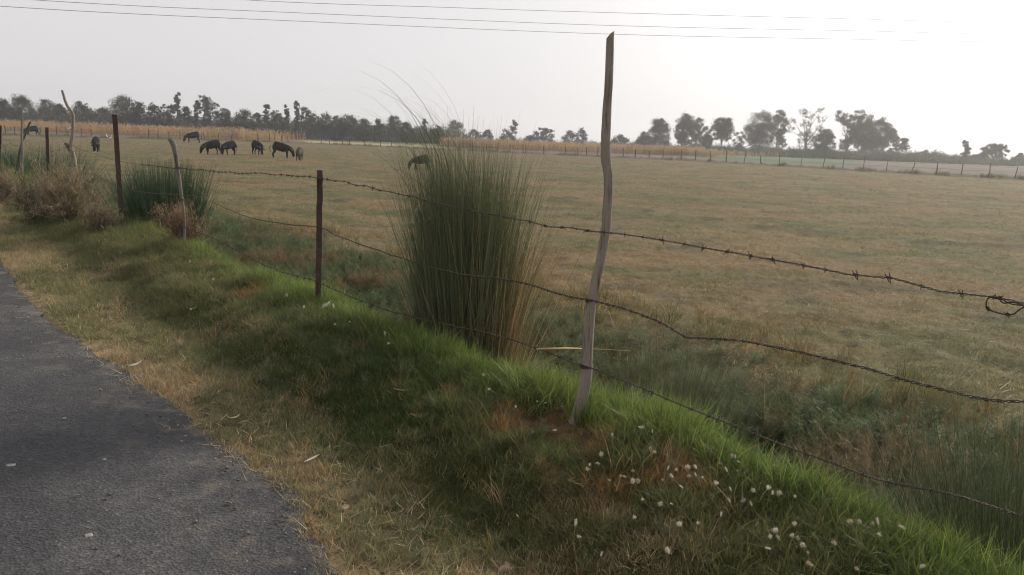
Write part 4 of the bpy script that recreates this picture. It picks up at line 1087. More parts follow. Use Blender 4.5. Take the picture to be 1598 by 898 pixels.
    def bush(px, py, t, label, n, Rr, H, cols, name='dry_bush', leafn=0, leafcols=None, twig=.006, off=(0, 0), lw=(.008, .018), ll=(.02, .055)):
        x, y, _ = hit(px, py)
        e = empty(name, (x, y, h1(x, y)), 0, label, 'bush')
        mb = MB()
        # main stems that fork into thinner twigs
        tips = []
        for i in range(n):
            a = rng.uniform(0, 6.283); ln = abs(rng.normal(0, .55)); ln = min(ln, 1.25)
            L = H * rng.uniform(.55, 1.0) * (1 + .25 * math.sin(ln)); m = 7; p = np.array([rng.normal(0, .1) * Rr, rng.normal(0, .1) * Rr, -.02]); P = [p]
            dirv = np.array([math.cos(a) * math.sin(ln), math.sin(a) * math.sin(ln), math.cos(ln)])
            for j in range(m):
                dirv = dirv + rng.normal(0, .13, 3); dirv /= np.linalg.norm(dirv); p = p + dirv * L / m; P.append(p)
            c = np.asarray(cols)[rng.integers(0, len(cols))] * rng.uniform(.7, 1.3)
            add_tube(mb, P, np.linspace(twig, twig * .3, m + 1), 4, col=c)
            for j in range(2, m + 1):
                for q in range(2):
                    dd = dirv + rng.normal(0, .6, 3); dd /= np.linalg.norm(dd); LL = L * rng.uniform(.12, .3)
                    add_tube(mb, [P[j], P[j] + dd * LL * .5 + rng.normal(0, .01, 3), P[j] + dd * LL], [twig * .5, twig * .4, twig * .2], 3, col=c * rng.uniform(.8, 1.25)); tips.append(P[j] + dd * LL * rng.uniform(.4, 1))
        link('twigs', mb.mesh('twigs'), M_TWIG, e)
        if leafn:
            mb = MB(); tp = np.array(tips)[rng.integers(0, len(tips), leafn)] + rng.normal(0, .025, (leafn, 3))
            V, F, per, U = ribbons(tp, rng.uniform(0, 6.28, leafn), rng.uniform(*ll, leafn), rng.uniform(.1, 1.6, leafn), rng.uniform(-.3, .9, leafn), rng.uniform(*lw, leafn), 2, wexp=.5)
            C = per(np.asarray(leafcols)[rng.integers(0, len(leafcols), leafn)] * rng.uniform(.7, 1.3, (leafn, 1))); mb.add(V, F, col=C)
            link('leaves', mb.mesh('leaves'), M_CLUMP, e)
        return e
    BR = [(.25, .185, .11), (.30, .225, .135), (.19, .14, .09)]
    LB = [(.29, .235, .15), (.22, .18, .115), (.35, .285, .18)]
    bush(108, 346, 1.28, 'large dry brown bush with dense twigs left of the tall leaning steel post', 95, .6, .72, BR, leafn=15000, leafcols=LB, lw=(.003, .007), ll=(.04, .11))
    bush(62, 342, 1.35, 'dark green brown lower half bush joined to the left side of the dry brown bush', 60, .5, .6, [(.10, .09, .07), (.13, .11, .085)], leafn=3600, leafcols=[(.10, .11, .06), (.14, .12, .075)], name='green_bush')
    bush(158, 362, 1.25, 'low sprawling dry bush at the foot of the tall leaning steel post', 36, .35, .34, BR, leafn=2600, leafcols=LB, lw=(.003, .007), ll=(.03, .09))
    bush(287, 386, 1.43, 'reddish brown leafy dry bush around the crooked grey stick', 56, .32, .5, [(.20, .125, .075), (.25, .155, .09), (.15, .095, .06)], leafn=4200, leafcols=[(.235, .155, .095), (.18, .12, .075), (.29, .20, .125)], twig=.0045, lw=(.003, .009), ll=(.02, .07))
    bush(8, 318, 1.3, 'dry brown bush at the left edge behind the green grass bush', 40, .5, .6, BR, leafn=5000, leafcols=LB, lw=(.003, .007), ll=(.04, .11))


# ------------------------------------------------------------------ white seed heads
def build_seed_heads():
    heads = []
    g = np.random.default_rng(5)
    for v in range(8):
        mb = MB(); L = (.026, .020, .036, .016, .030, .022, .014, .028)[v]; wd = (.009, .011, .007, .010, .006, .012, .009, .008)[v]
        u = np.linspace(0, 1, 8); prof = np.sin(np.pi * np.clip(u * .94 + .03, 0, 1)) ** .7
        V, F, C = tube(np.stack([.004 * np.sin(u * 2 + v), 0 * u, u * L], -1), prof * wd * .38 + .0005, 7)
        mb.add(V, F, col=np.tile((.70, .66, .57), (len(V), 1))); mb.F3.append(C)
        n = 260; q = g.random(n) ** .8; a = np.where(g.random(n) < .55, g.normal(v * 1.3, .6, n), g.uniform(0, 6.28, n))
        base = np.stack([np.cos(a) * wd * .4, np.sin(a) * wd * .4, q * L], -1)
        V, F, per, U = ribbons(base, a, g.uniform(.5, 1.7, n) * wd, g.uniform(.2, 1.7, n), g.uniform(-.5, .7, n), .0011, 2, wexp=.3, g=g)
        mb.add(V, F, col=per(np.tile((.78, .75, .67), (n, 1)) * g.uniform(.8, 1.1, (n, 1)) * ((1, 1, 1), (.92, .86, .76), (1, .98, .94), (.8, .7, .56))[v % 4]))
        me = mb.mesh('fluff'); me.materials.append(M_FLUFF); heads.append(me)
    sm = MB(); add_tube(sm, [(0, 0, -.13), (.006, .002, -.06), (0, 0, .002)], [.0014, .0012, .0009], 4, col=(.22, .25, .10))
    stem = sm.mesh('stem'); stem.materials.append(M_CLUMP)
    A = [(310, 70), (435, 203), (330, 128), (545, 160), (555, 185), (527, 180), (505, 305), (590, 297), (770, 187), (790, 297), (838, 320), (945, 283), (970, 286), (990, 282), (1005, 308), (1000, 388), (1020, 388), (790, 395), (745, 445), (788, 440), (738, 465), (820, 500), (930, 470), (897, 490), (940, 508), (920, 520), (877, 487), (1065, 462), (1100, 465), (1090, 495), (1045, 508), (1115, 522), (1165, 488), (1187, 457), (1187, 487), (1215, 495), (1155, 450), (1265, 515), (1035, 605), (1090, 605), (970, 585), (685, 695), (710, 740), (925, 660), (1125, 690), (1198, 685), (1070, 808), (790, 820), (450, 655), (385, 30)]
    A = [(640 + a / 2.656, 560 + b / 2.656) for a, b in A]
    Bq = [(112, 405), (125, 415), (145, 430), (70, 440), (95, 470), (135, 470), (165, 480), (45, 515), (110, 550), (203, 548), (290, 458), (260, 540), (280, 565), (298, 558), (370, 575), (148, 592), (108, 600), (197, 610), (65, 655), (362, 683), (210, 695), (285, 715), (270, 737), (312, 755), (365, 745), (385, 755), (248, 782), (380, 787), (405, 778), (425, 805), (508, 562), (608, 540), (750, 578), (612, 678), (650, 685), (700, 692), (720, 690), (730, 738), (835, 707), (890, 765), (885, 870), (545, 770), (450, 860), (640, 875)]
    Bq = [(1100 + a / 2.657, 560 + b / 2.657) for a, b in Bq]
    Cq = [(440, 182), (437, 208), (540, 205), (545, 290), (748, 230), (862, 252), (913, 270), (903, 298), (948, 300), (910, 350), (893, 370), (970, 423), (1055, 418), (1110, 500), (1350, 553), (1370, 592), (445, 432), (1112, 425), (1180, 487)]
    Cq = [(150 + a / 2.994, 340 + b / 2.994) for a, b in Cq]
    def lab(x, y):
        if x < 420: return 'small white seed head between the reddish bush and the bolt post'
        if x < 480: return 'white fluffy seed head on the crest just left of the bolt post'
        if x < 600: return 'white seed head in the grass at the foot of the steel post with a bolt'
        if x < 800: return 'white seed head on the bank in front of the big grass clump' if y < 620 else 'pale seed head low on the dark bank face before the big grass clump'
        if x < 900: return 'white seed head in the grass left of the tall pole foot' if y < 690 else 'pale seed head on the shaded bank face below the tall pole'
        if x < 1060: return 'white fluffy seed head just right of the tall pole foot' if y < 700 else 'white seed head among the brown dead grass below the sedge tuft'
        if x < 1180: return 'white fluffy seed head in the dense patch on the bank crest below the withered tuft' if y < 770 else 'white seed head on the darker bank grass under the dense patch'
        if x < 1300: return 'white fluffy seed head in the low cluster near the bottom of the bright bank' if y > 800 else 'white seed head on the bright grass above the low cluster'
        return 'white seed head on the bright green bank lip at right'
    # two special ones: the feathery head by the bolt post and the fat row by the pole
    for i, (px, py) in enumerate(A + Bq + Cq):
        p = hit(px, py, float(g.uniform(.045, .09))); d = np.linalg.norm(p - CAM)
        big = 1.0 if d < 4.2 else 1.25
        v = int(g.integers(0, 8)) if not (abs(px - 502) < 3 and abs(py - 480) < 4) else 2
        e = empty('seed_head', tuple(p), 0, lab(px, py), 'seed head', 'white fluffy seed heads on the bank')
        e.rotation_euler = (g.normal(0, .75), g.normal(0, .75), g.uniform(0, 6.28)); s = big * g.uniform(.34, .78); e.scale = (s, s, s)
        if v == 2 and px < 520: e['label'] = 'long slanting feathery seed head touching the foot of the steel post with a bolt'; e.rotation_euler = (0, 1.1, .4); e.scale = (1.7,) * 3
        f = bpy.data.objects.new('fluff', heads[v]); COL.objects.link(f); f.parent = e
        f = bpy.data.objects.new('stem', stem); COL.objects.link(f); f.parent = e


# ------------------------------------------------------------------ stones and leaves
def build_litter():
    def rock(name, px, py, w, label, mat, cat, flat=.5, seed=0):
        p = hit(px, py, .02); d = np.linalg.norm(p - CAM); r = w / 2 / FPX * d * (.62 if cat == 'stone' else 1)
        g = np.random.default_rng(seed); n = 12; m = 7
        th = np.linspace(.05, math.pi - .05, m); ph = np.arange(n) / n * 6.283
        T, Pp = np.meshgrid(th, ph, indexing='ij')
        q = 1 + .35 * (vnoise(2 * np.cos(Pp) + seed, 2 * np.sin(Pp) + 2 * np.cos(T), seed) - .5) * 2
        V = np.stack([np.sin(T) * np.cos(Pp) * q, np.sin(T) * np.sin(Pp) * q * .75, np.cos(T) * flat * q], -1).reshape(-1, 3) * r
        i = np.arange(m - 1)[:, None] * n; j = np.arange(n)[None]; k = (j + 1) % n
        F = np.stack([i + j, i + n + j, i + n + k, i + k], -1).reshape(-1, 4)
        mb = MB(); mb.add(V, F); mb.F4.append(np.array([[0, 3, 6, 9]])); 
        z = max(p[2] - .02, 0) + r * flat * .35
        o = link(name, mb.mesh(name, True), mat, None, (p[0], p[1], h1(p[0], p[1]) + r * flat * .3 if cat == 'clod' else .028 + r * flat * .2)); o.rotation_euler = (0, 0, g.uniform(0, 6)); tag(o, label, cat)
    for i, (px, py, w, lb) in enumerate([(18, 741, 20, 'largest pale flat stone on the asphalt near the left edge of the picture'), (164, 730, 10, 'white stone chip in the middle of the asphalt below the leaf'), (140, 851, 20, 'broad white flat stone chip near the bottom of the asphalt'), (101, 665, 9, 'small tan stone on the upper left part of the asphalt'), (289, 684, 7, 'tiny white stone chip nearest the ragged asphalt edge'), (90, 861, 8, 'small pale stone left of the broad white chip'), (386, 891, 6, 'tiny white chip at the bottom edge of the asphalt'), (8, 818, 9, 'tan stone chip at the far left below the largest stone')]):
        rock('stone', px, py, w, lb, M_STONE, 'stone', .35, i + 3)
    rock('earth_clod', 790, 887, 26, 'tan angular clod of dry earth at the bottom of the bank', M_CLOD, 'clod', .75, 21)
    rock('earth_clod', 535, 790, 20, 'dry earth lump half buried in straw beside the asphalt edge', M_CLOD, 'clod', .5, 23)

    def leaf(px, py, L, W, ang, label, c, curl=.5):
        p = hit(px, py, .02); mb = MB(); n = 9; u = np.linspace(0, 1, n)
        w = np.sin(np.pi * np.clip(u, .03, .97)) ** .7 * W / 2; z = .012 + .02 * curl * (2 * u - 1) ** 2
        top = np.stack([(u - .5) * L, w, z + .003], -1); mid = np.stack([(u - .5) * L, 0 * u, z], -1); bot = np.stack([(u - .5) * L, -w, z + .003], -1)
        V = np.concatenate([top, mid, bot]); F = [[i, i + 1, n + i + 1, n + i] for i in range(n - 1)] + [[n + i, n + i + 1, 2 * n + i + 1, 2 * n + i] for i in range(n - 1)]
        mb.add(V, np.array(F), col=np.tile(c, (len(V), 1)))
        o = link('dry_leaf', mb.mesh('dry_leaf', True), M_CLUMP, None, (p[0], p[1], max(h1(p[0], p[1]), .02) + .012)); o.rotation_euler = (0, 0, ang); tag(o, label, 'leaf')
    leaf(487, 724, .10, .016, 1.1, 'long pale straight dry leaf lying on the dry shoulder', (.42, .37, .30), .1)
    leaf(210, 576, .13, .03, 1.2, 'curled pale leaf at the asphalt edge left of the dark bank face', (.40, .37, .31), .8)
    leaf(300, 483, .10, .05, .8, 'broad tan dry leaf on the grass left of the bolt post', (.38, .27, .15), .9)
    leaf(655, 652, .09, .045, .3, 'brown curled leaf on the green bank below the big clump', (.28, .17, .09), .9)
    leaf(366, 660, .07, .02, .9, 'small bleached leaf on the dry shoulder grass above the long leaf', (.40, .33, .23), .5)
    leaf(630, 612, .11, .03, 0., 'long tan leaf strip lying on the bank left of the brown leaf', (.33, .22, .12), .3)


# ------------------------------------------------------------------ far fence
def build_far_fence():
    me = []
    g = np.random.default_rng(3)
    for v in range(5):
        mb = MB(); H = 1.45; P = np.cumsum(np.concatenate([[[0, 0, -.2]], np.tile([0, 0, H / 6], (6, 1)) + g.normal(0, .02, (6, 3)) * (1, 1, .2)]), axis=0)
        add_tube(mb, P, np.linspace(.045, .033, 7), 7)
        m_ = mb.mesh('far_fence_post', True); m_.materials.append(M_DARKWOOD); me.append(m_)
    xs = [(x, 0, 'thin dark far post before the ploughed strip and the tan maize at far left') for x in (8, 22, 62, 88, 126, 142)] + \
         [(x, 0, 'dark far post standing before the tan maize behind the grazing buffaloes') for x in (232, 245, 262, 280, 318, 340, 361, 384, 402)] + \
         [(x, 0, 'dark far post in front of the green strip and the dense tree line') for x in (420, 428, 441, 450, 501, 515, 535, 547, 570, 594, 612)] + \
         [(x, 0, 'dark far post before the tan maize between the big clump and the tall pole') for x in (700, 716, 738, 760, 776, 797, 818, 822, 850, 884, 902, 917, 932)] + \
         [(x, 0, 'dark far post right of the tall pole before the thin end of the maize') for x in (974, 992, 1014, 1036, 1063, 1087)] + \
         [(x, 0, 'dark far post on the bund before the bluish green strip below the right hand trees') for x in (1111, 1136, 1164, 1191, 1219, 1253)] + \
         [(x, 0, 'dark far post on the bund before the bare grey strip at right') for x in (1286, 1317, 1350, 1386, 1426, 1464, 1506, 1546, 1588)]
    lean = {361: .22, 535: -.3, 1164: .18, 1426: .12, 1191: -.14, 1286: .12, 1588: .1, 826: .2}
    for i, (px, _, lb) in enumerate(xs):
        a = az_of(px); r = float(far_r(a)) + .3; x, y = polar(a, r)
        o = bpy.data.objects.new('far_fence_post', me[i % 5]); COL.objects.link(o)
        o.location = (x, y, FIELD_Z + .1); o.rotation_euler = (0, lean.get(px, g.normal(0, .05)), g.uniform(0, 6.28) if px not in lean else 0)
        s = g.uniform(.8, 1.12); tk = g.uniform(.7, 1.3) * (1.4 if r > 95 else 1); o.scale = (tk, tk, s)
        if px in lean: o['label'] = {361: 'far post slanting to the right behind the right hand pair of buffaloes', 535: 'far post slanting left in front of the green strip', 1164: 'far post leaning right below the round domed tree', 1426: 'far post with a crooked top leaning right on the grey strip', 1191: 'far post leaning left under the broad twin tree', 1286: 'far post leaning right at the start of the grey strip', 1588: 'last crooked far post near the right edge of the picture'}.get(px, lb)
        else: o['label'] = lb
        o['category'] = 'fence post'; o['group'] = 'thin posts of the far fence'
    for k, (zz, lb) in enumerate(((1.05, 'upper thin wire strung along the far fence posts'), (.65, 'lower thin wire strung along the far fence posts'))):
        aa = np.linspace(az_of(-60), az_of(1700), 160); rr = far_r(aa) + .25; x, y = polar(aa, rr); mb = MB()
        P = np.stack([x, y, np.full(160, FIELD_Z + zz) + .02 * np.sin(np.arange(160) * .9)], -1); o0 = P[80].copy()
        add_tube(mb, P - o0, .006, 4); o = link('far_fence_wire', mb.mesh('far_fence_wire'), M_WIRE, None, tuple(o0)); tag(o, lb, 'wire', 'wires of the far fence')
    # forked stick and egrets by the ploughed strip
    a = az_of(104); x, y = polar(a, float(far_r(a)) + .5)
    e = empty('forked_stick', (x, y, FIELD_Z + .1), 0, 'small forked stick with bleached prongs on the far fence line at left', 'post')
    mb = MB(); add_tube(mb, [(0, 0, -.2), (.02, 0, .4), (-.02, 0, .8)], [.05, .045, .05], 7); link('stem', mb.mesh('stem', True), M_DARKWOOD, e)
    for dx, hh in ((-.34, .45), (.55, .42)):
        mb = MB(); add_tube(mb, [(-.02, 0, .76), (dx * .5, 0, .76 + hh * .65), (dx, 0, .8 + hh)], [.055, .06, .03], 7); link('prong', mb.mesh('prong', True), M_WHITE if dx > 0 else M_PALEWOOD, e)

    def egret(px, r, s, lb, rz):
        a = az_of(px); x, y = polar(a, r); mb = MB(); z0 = .28
        P = np.array([(-.26, 0, z0 - .02), (-.14, 0, z0 + .04), (0, 0, z0 + .08), (.1, 0, z0 + .1), (.15, 0, z0 + .18), (.13, 0, z0 + .3), (.17, 0, z0 + .38), (.215, 0, z0 + .39)])
        add_tube(mb, P, [.012, .055, .085, .06, .03, .022, .034, .016], 9)
        o = link('egret', mb.mesh('egret', True), M_WHITE, None, (x, y, FIELD_Z)); o.rotation_euler = (0, 0, rz); o.scale = (s,) * 3; tag(o, lb, 'bird')
        lg = MB()
        for q in (-.025, .025): add_tube(lg, [(.0, q, z0 + .03), (.02, q, .14), (.0, q, 0), (.06, q, .004)], .011, 5)
        link('legs', lg.mesh('legs'), M_DARKWOOD, o)
        bk = MB(); add_tube(bk, [(.21, 0, z0 + .39), (.25, 0, z0 + .385), (.30, 0, z0 + .37)], [.014, .010, .003], 6); link('beak', bk.mesh('beak'), M_CLOD, o)
    egret(166, 111, 1.0, 'white egret standing before the tan maize left of the tall steel post', 2.4)
    egret(171, 106, .75, 'smaller white egret on the grey strip just below the other egret', .6)


# ------------------------------------------------------------------ overhead lines
def build_lines():
    def line(px, D, lb):
        P = [CAM + ray(a, b) / np.linalg.norm(ray(a, b)[:2]) * d for (a, b), d in zip(px, D)]
        u = P[0] - P[1]; v = P[-1] - P[-2]
        P = [P[0] + u * 1.2 + np.array([0, 0, .5])] + P + [P[-1] + v * 1.2 + np.array([0, 0, .6])]
        Q = spline(P, 120); o0 = Q[60].copy(); mb = MB(); add_tube(mb, Q - o0, .011, 5)
        o = link('power_line', mb.mesh('power_line'), M_CABLE, None, tuple(o0)); tag(o, lb, 'cable', 'overhead lines crossing the sky')
    line([(0, 10), (480, 34), (950, 53.5), (1300, 61), (1598, 65)], [38, 42, 47, 52, 57], 'lowest overhead line, passing just at the top of the tall pole')
    line([(50, 0), (480, 21), (950, 40), (1340, 48.5), (1598, 53)], [38.8, 42.5, 47.5, 53, 57.5], 'middle one of the three overhead lines crossing the sky')
    line([(380, 0), (700, 12), (950, 20), (1300, 29), (1598, 35)], [42, 45, 48, 53, 58], 'highest overhead line crossing the sky')


# ------------------------------------------------------------------ trees
def tree(px, top, w, base, D, shape, label, seed, green=(.052, .068, .036), dens=1.0):
    """px/top/w/base measured in the photograph give the real height and width at distance D"""
    g = np.random.default_rng(seed)
    a = az_of(px, base); dd = D / math.cos(a); x, y = polar(a, dd)
    hz = horizon(px)
    H = CAMZ - FIELD_Z + (hz - top) / FPX * D * 1.02; Wd = w / FPX * D
    e = empty('tree', (x, y, FIELD_Z), g.uniform(-.3, .3), label, 'tree', 'trees along the horizon')
    cr = Wd / 2
    # crown lobes: (x, z, radius_x, radius_z) in units of half width / height
    lob = []
    if shape == 'round':
        lob = [(0, .62, .8, .36), (-.35, .5, .55, .28), (.38, .5, .55, .3), (.05, .8, .5, .2), (-.1, .34, .6, .2)]
        foot = .14
    elif shape == 'full':                     # leafy down to the ground
        lob = [(0, .6, .75, .36), (-.45, .42, .5, .34), (.45, .42, .5, .36), (0, .22, .9, .2), (-.15, .82, .42, .17), (.2, .78, .38, .15)]
        foot = .05
    elif shape == 'tall':                     # narrow column of tufts
        lob = [(g.uniform(-.25, .25), z, g.uniform(.5, .9) * (1 - .3 * z), .12) for z in np.linspace(.2, .94, 8)]
        foot = .12
    elif shape == 'dome':                     # umbrella on a bare trunk
        lob = [(0, .78, .8, .2), (-.5, .68, .5, .17), (.5, .68, .5, .18), (0, .6, .65, .15), (-.25, .85, .4, .13), (.3, .84, .4, .13), (.15, .47, .5, .13), (-.4, .52, .35, .12)]
        foot = .3
    elif shape == 'loose':                    # open crown of separate tufts
        lob = [(g.uniform(-.85, .85), z, g.uniform(.26, .46), g.uniform(.08, .13)) for z in np.linspace(.3, .94, 18)]
        foot = .2
    elif shape == 'airy':                     # nearly leafless
        lob = [(g.uniform(-1, 1) * (.4 + .6 * math.sin(z * 2.6)), z, .25, .07) for z in np.linspace(.35, .97, 15)] + [(-.1, .26, .5, .12), (.1, .4, .35, .1)]
        foot = .1
    elif shape == 'cone':
        lob = [(0, z, .95 * (1 - z) + .12, .10) for z in np.linspace(.12, .95, 8)]
        foot = .06
    elif shape == 'spire':                    # bush with one high side
        lob = [(-.35, .33, .6, .26), (-.6, .22, .4, .2), (.3, .45, .45, .3), (.42, .7, .32, .2), (.48, .88, .2, .12), (0, .15, .9, .16)]
        foot = .05
    elif shape == 'bush':
        lob = [(0, .5, .8, .42), (-.5, .38, .5, .34), (.5, .42, .5, .36), (.1, .75, .4, .22)]
        foot = .04
    # trunk and limbs
    mb = MB(); tr = max(.12, H * .022)
    ht = (.55 if shape not in ('tall', 'cone') else .9) * H
    lean = g.normal(0, .03)
    P = [np.array([lean * z * H + g.normal(0, .02) * H * (0 < z), g.normal(0, .015) * H, z * ht]) for z in np.linspace(0, 1, 6)]; P[0][2] = -.3
    add_tube(mb, P, np.linspace(tr, tr * .45, 6), 7)
    for (lx, lz, rx, rz) in lob:
        i = int(g.integers(1, 5)); s0 = P[i]; c = np.array([lx * cr, g.normal(0, .35) * cr, max(lz * H, s0[2] + .15)])
        add_tube(mb, [s0, (s0 + c) / 2 + g.normal(0, .05, 3) * H * .5 - (0, 0, .02 * H), c], [tr * .42, tr * .3, tr * .1], 5)
        if shape in ('airy', 'loose'):
            for q in range(6):
                dd_ = g.normal(0, 1, 3) * (1, 1, .6) + (0, 0, .8); dd_ /= np.linalg.norm(dd_)
                add_tube(mb, [c, c + dd_ * H * .06 + g.normal(0, .02, 3) * H, c + dd_ * H * .12], [tr * .12, tr * .09, tr * .05], 4)
    link('trunk', mb.mesh('trunk'), M_BARK, e)
    # crown: leaf sprays gathered in clumps inside the lobes
    mb = MB(); lf = D / FPX * 1.6
    vol = sum(rx * rz for (_, _, rx, rz) in lob)
    for (lx, lz, rx, rz) in lob:
        RX, RZ = max(rx * cr, .3), max(rz * H, .3); RY = RX * .9
        cy = g.normal(0, .35) * cr if shape in ('loose', 'airy') else g.normal(0, .2) * cr
        nc = int(np.clip(5 + 26 * RX * RZ / (lf * lf * 60), 6, 64))
        leaves = (12 if shape == 'airy' else 34 if shape == 'loose' else 56)
        for k in range(nc):
            v = g.normal(0, 1, 3); v /= np.linalg.norm(v); q = g.uniform(.45, 1.0) ** .6
            c = np.array([lx * cr + v[0] * RX * q, cy + v[1] * RY * q, lz * H + v[2] * RZ * q])
            if c[2] < foot * H: c[2] = foot * H + g.uniform(0, .06) * H
            if c[2] > H: c[2] = H - g.uniform(0, .04) * H
            n = int(leaves * dens); cs = min(RX, RZ) * (.34 if shape != 'airy' else .4) + lf * .4
            b = c + g.normal(0, .5, (n, 3)) * cs * (1, 1, .75)
            V, F, per, U = ribbons(b, g.uniform(0, 6.28, n), g.uniform(.7, 1.5, n) * lf, g.uniform(.3, 2.4, n), g.uniform(-.5, .8, n), g.uniform(.45, .9, n) * lf, 2, wexp=.45, g=g)
            C = per(np.asarray(green) * g.uniform(.75, 1.3) * g.uniform(.75, 1.25, (n, 1)) * (1 + g.normal(0, .05, (n, 3))))
            mb.add(V, F, col=C)
    link('crown', mb.mesh('crown'), M_LEAF, e)
    return e


def build_trees():
    L = 185; Rr = 230; Mm = 260
    T = [
        # dense left tree line, left to right
        (6, 156, 36, 206, L, 'full', 'dark tree at the far left edge, cut by the picture border'),
        (36, 151, 42, 208, L, 'full', 'broad fuzzy green tree above the thin pale stick at far left'),
        (76, 156, 32, 208, L, 'round', 'rounded tree above the short steel post at far left'),
        (98, 164, 24, 208, L, 'full', 'low tree just left of the kinked top of the forked post'),
        (131, 161, 36, 210, L, 'full', 'rounded tree just right of the kinked top of the forked post'),
        (163, 168, 26, 210, L, 'full', 'low tree left of the top of the tall leaning steel post'),
        (194, 153, 42, 212, L, 'round', 'tall broad tree right behind the top of the tall leaning steel post'),
        (218, 160, 28, 212, L, 'full', 'sloping tree right of the tree behind the leaning steel post'),
        (243, 163, 26, 212, L, 'full', 'tree with a split crown left of the slim column tree'),
        (263, 166, 20, 212, L, 'loose', 'short ragged tree directly left of the slim column tree'),
        (279, 149, 15, 212, L, 'tall', 'slim column tree above the crooked stick, topmost of the left line'),
        (294, 168, 22, 213, L, 'full', 'low bushy tree between the slim column tree and the lollipop tree'),
        (308, 160, 13, 213, L, 'tall', 'narrow tree with a small lollipop head left of the tall two tufted tree'),
        (327, 153, 25, 213, L, 'loose', 'tall tufted tree above the pair of buffaloes'),
        (352, 171, 24, 213, L, 'full', 'low rounded tree above the right one of the paired buffaloes'),
        (379, 172, 32, 214, L, 'round', 'flat topped tree above the gap between the buffaloes'),
        (403, 177, 24, 214, L, 'full', 'dark low tree above the buffalo walking toward the viewer'),
        (416, 166, 12, 214, L, 'tall', 'thin tree top poking up left of the largest buffalo'),
        (432, 175, 28, 214, L, 'full', 'dense tree above the largest buffalo'),
        (448, 167, 11, 214, L, 'tall', 'small pointed tree top above the head of the largest buffalo'),
        (464, 161, 12, 214, L, 'tall', 'highest thin tree top above the calf'),
        (476, 170, 14, 214, L, 'loose', 'small tuft topped tree right of the thin top above the calf'),
        (489, 178, 26, 214, L, 'full', 'dense tree above and left of the steel post with a bolt'),
        (508, 177, 24, 214, L, 'round', 'rounded tree straight above the steel post with a bolt'),
        (526, 183, 24, 215, L, 'full', 'low tree just right of the steel post with a bolt'),
        (543, 180, 36, 215, L, 'round', 'broad dome tree midway between bolt post and big clump'),
        (567, 187, 26, 215, L, 'full', 'low tree with an even top near the bowed grass stems'),
        (590, 187, 20, 216, L, 'full', 'small round tree under the tips of the bowed grass stems'),
        (615, 182, 26, 217, L, 'round', 'peaked tree behind the left bowed grass stems'),
        (634, 192, 22, 218, L, 'full', 'low tree behind the middle of the bowed grass stems'),
        (655, 187, 30, 219, L, 'spire', 'last bushy tree of the left line, behind the bowed stems'),
        (682, 197, 24, 219, L, 'bush', 'low bush behind the top of the big grass clump'),
        # centre, scattered
        (711, 190, 30, 218, Mm, 'full', 'small tree with a pointed middle right of the big grass clump top'),
        (738, 203, 26, 218, Mm, 'bush', 'low flat bush beside the pointed tree right of the clump'),
        (760, 202, 17, 219, Mm, 'bush', 'small rounded bush above the maize left of the lopsided tree'),
        (795, 187, 27, 220, Mm, 'spire', 'lopsided tree with a high right side standing alone above the maize'),
        (825, 211, 16, 221, Mm, 'bush', 'tiny low bush left of the small round tree above the maize'),
        (835, 205, 16, 221, Mm, 'bush', 'small round tree above the maize right of the lopsided tree'),
        (852, 201, 19, 222, Mm, 'loose', 'small ragged tree above the maize between two rounded bushes'),
        (888, 205, 22, 224, Mm, 'bush', 'dark slanting bush above the maize left of the tall pole'),
        (906, 201, 17, 224, Mm, 'bush', 'dark bush with a raised right side nearest left of the tall pole'),
        (967, 212, 26, 228, Mm, 'bush', 'low dark bush just right of the tall pole'),
        # right row
        (1004, 207, 24, 231, Rr, 'bush', 'low bush at the left foot of the dense dark round tree'),
        (1027, 186, 34, 234, Rr, 'full', 'dense dark round tree, first tall one right of the pole'),
        (1064, 180, 28, 236, Rr, 'round', 'tall tree with uneven top, left half of the second group'),
        (1086, 186, 30, 236, Rr, 'loose', 'spreading open tree, right half of the second group'),
        (1103, 209, 16, 237, Rr, 'bush', 'low bush between the second group and the round domed tree'),
        (1124, 187, 36, 238, Rr, 'dome', 'round domed tree with bare trunks showing below its crown'),
        (1150, 208, 18, 239, Rr, 'airy', 'small nearly leafless tree between the domed tree and broad twin tree'),
        (1183, 178, 46, 241, Rr, 'round', 'broad leafy tree, left half of the joined pair'),
        (1211, 177, 24, 241, Rr, 'loose', 'narrower upright tree, right half of the joined pair'),
        (1256, 174, 44, 243, Rr, 'airy', 'tall thin tree with almost bare branches'),
        (1284, 202, 32, 244, Rr, 'full', 'lower bushy tree between the bare branched tree and the open tall one'),
        (1320, 177, 40, 244, Rr, 'loose', 'tall open crowned tree left of the biggest dense tree'),
        (1344, 182, 34, 245, Rr, 'round', 'left part of the biggest dense tree group at right'),
        (1368, 187, 38, 246, Rr, 'round', 'right sloping part of the biggest dense tree group at right'),
        (1400, 204, 24, 246, Rr, 'loose', 'small tufted tree leaning right, standing apart from the biggest group'),
        (1440, 234, 22, 249, Rr, 'bush', 'low dark bush midway between the tufted tree and the small cone tree'),
        (1505, 221, 17, 250, Rr, 'cone', 'small conical tree at right standing above low scrub'),
        (1530, 237, 22, 251, Rr, 'bush', 'low bush between the small cone tree and the pale umbrella tree'),
        (1553, 226, 42, 252, Rr, 'dome', 'wide pale umbrella tree near the right edge'),
        (1590, 240, 22, 253, Rr, 'bush', 'low bush at the right edge of the horizon'),
    ]
    for i, (px, top, w, base, D, shp, lb) in enumerate(T):
        D = D + (i * 37 % 17) - 8
        g = (.040, .056, .028) if i % 3 else (.048, .062, .034)
        tree(px, top, w * 1.08, base, D, shp, lb, 100 + i, g, 1.5 if px > 960 else 1.0)


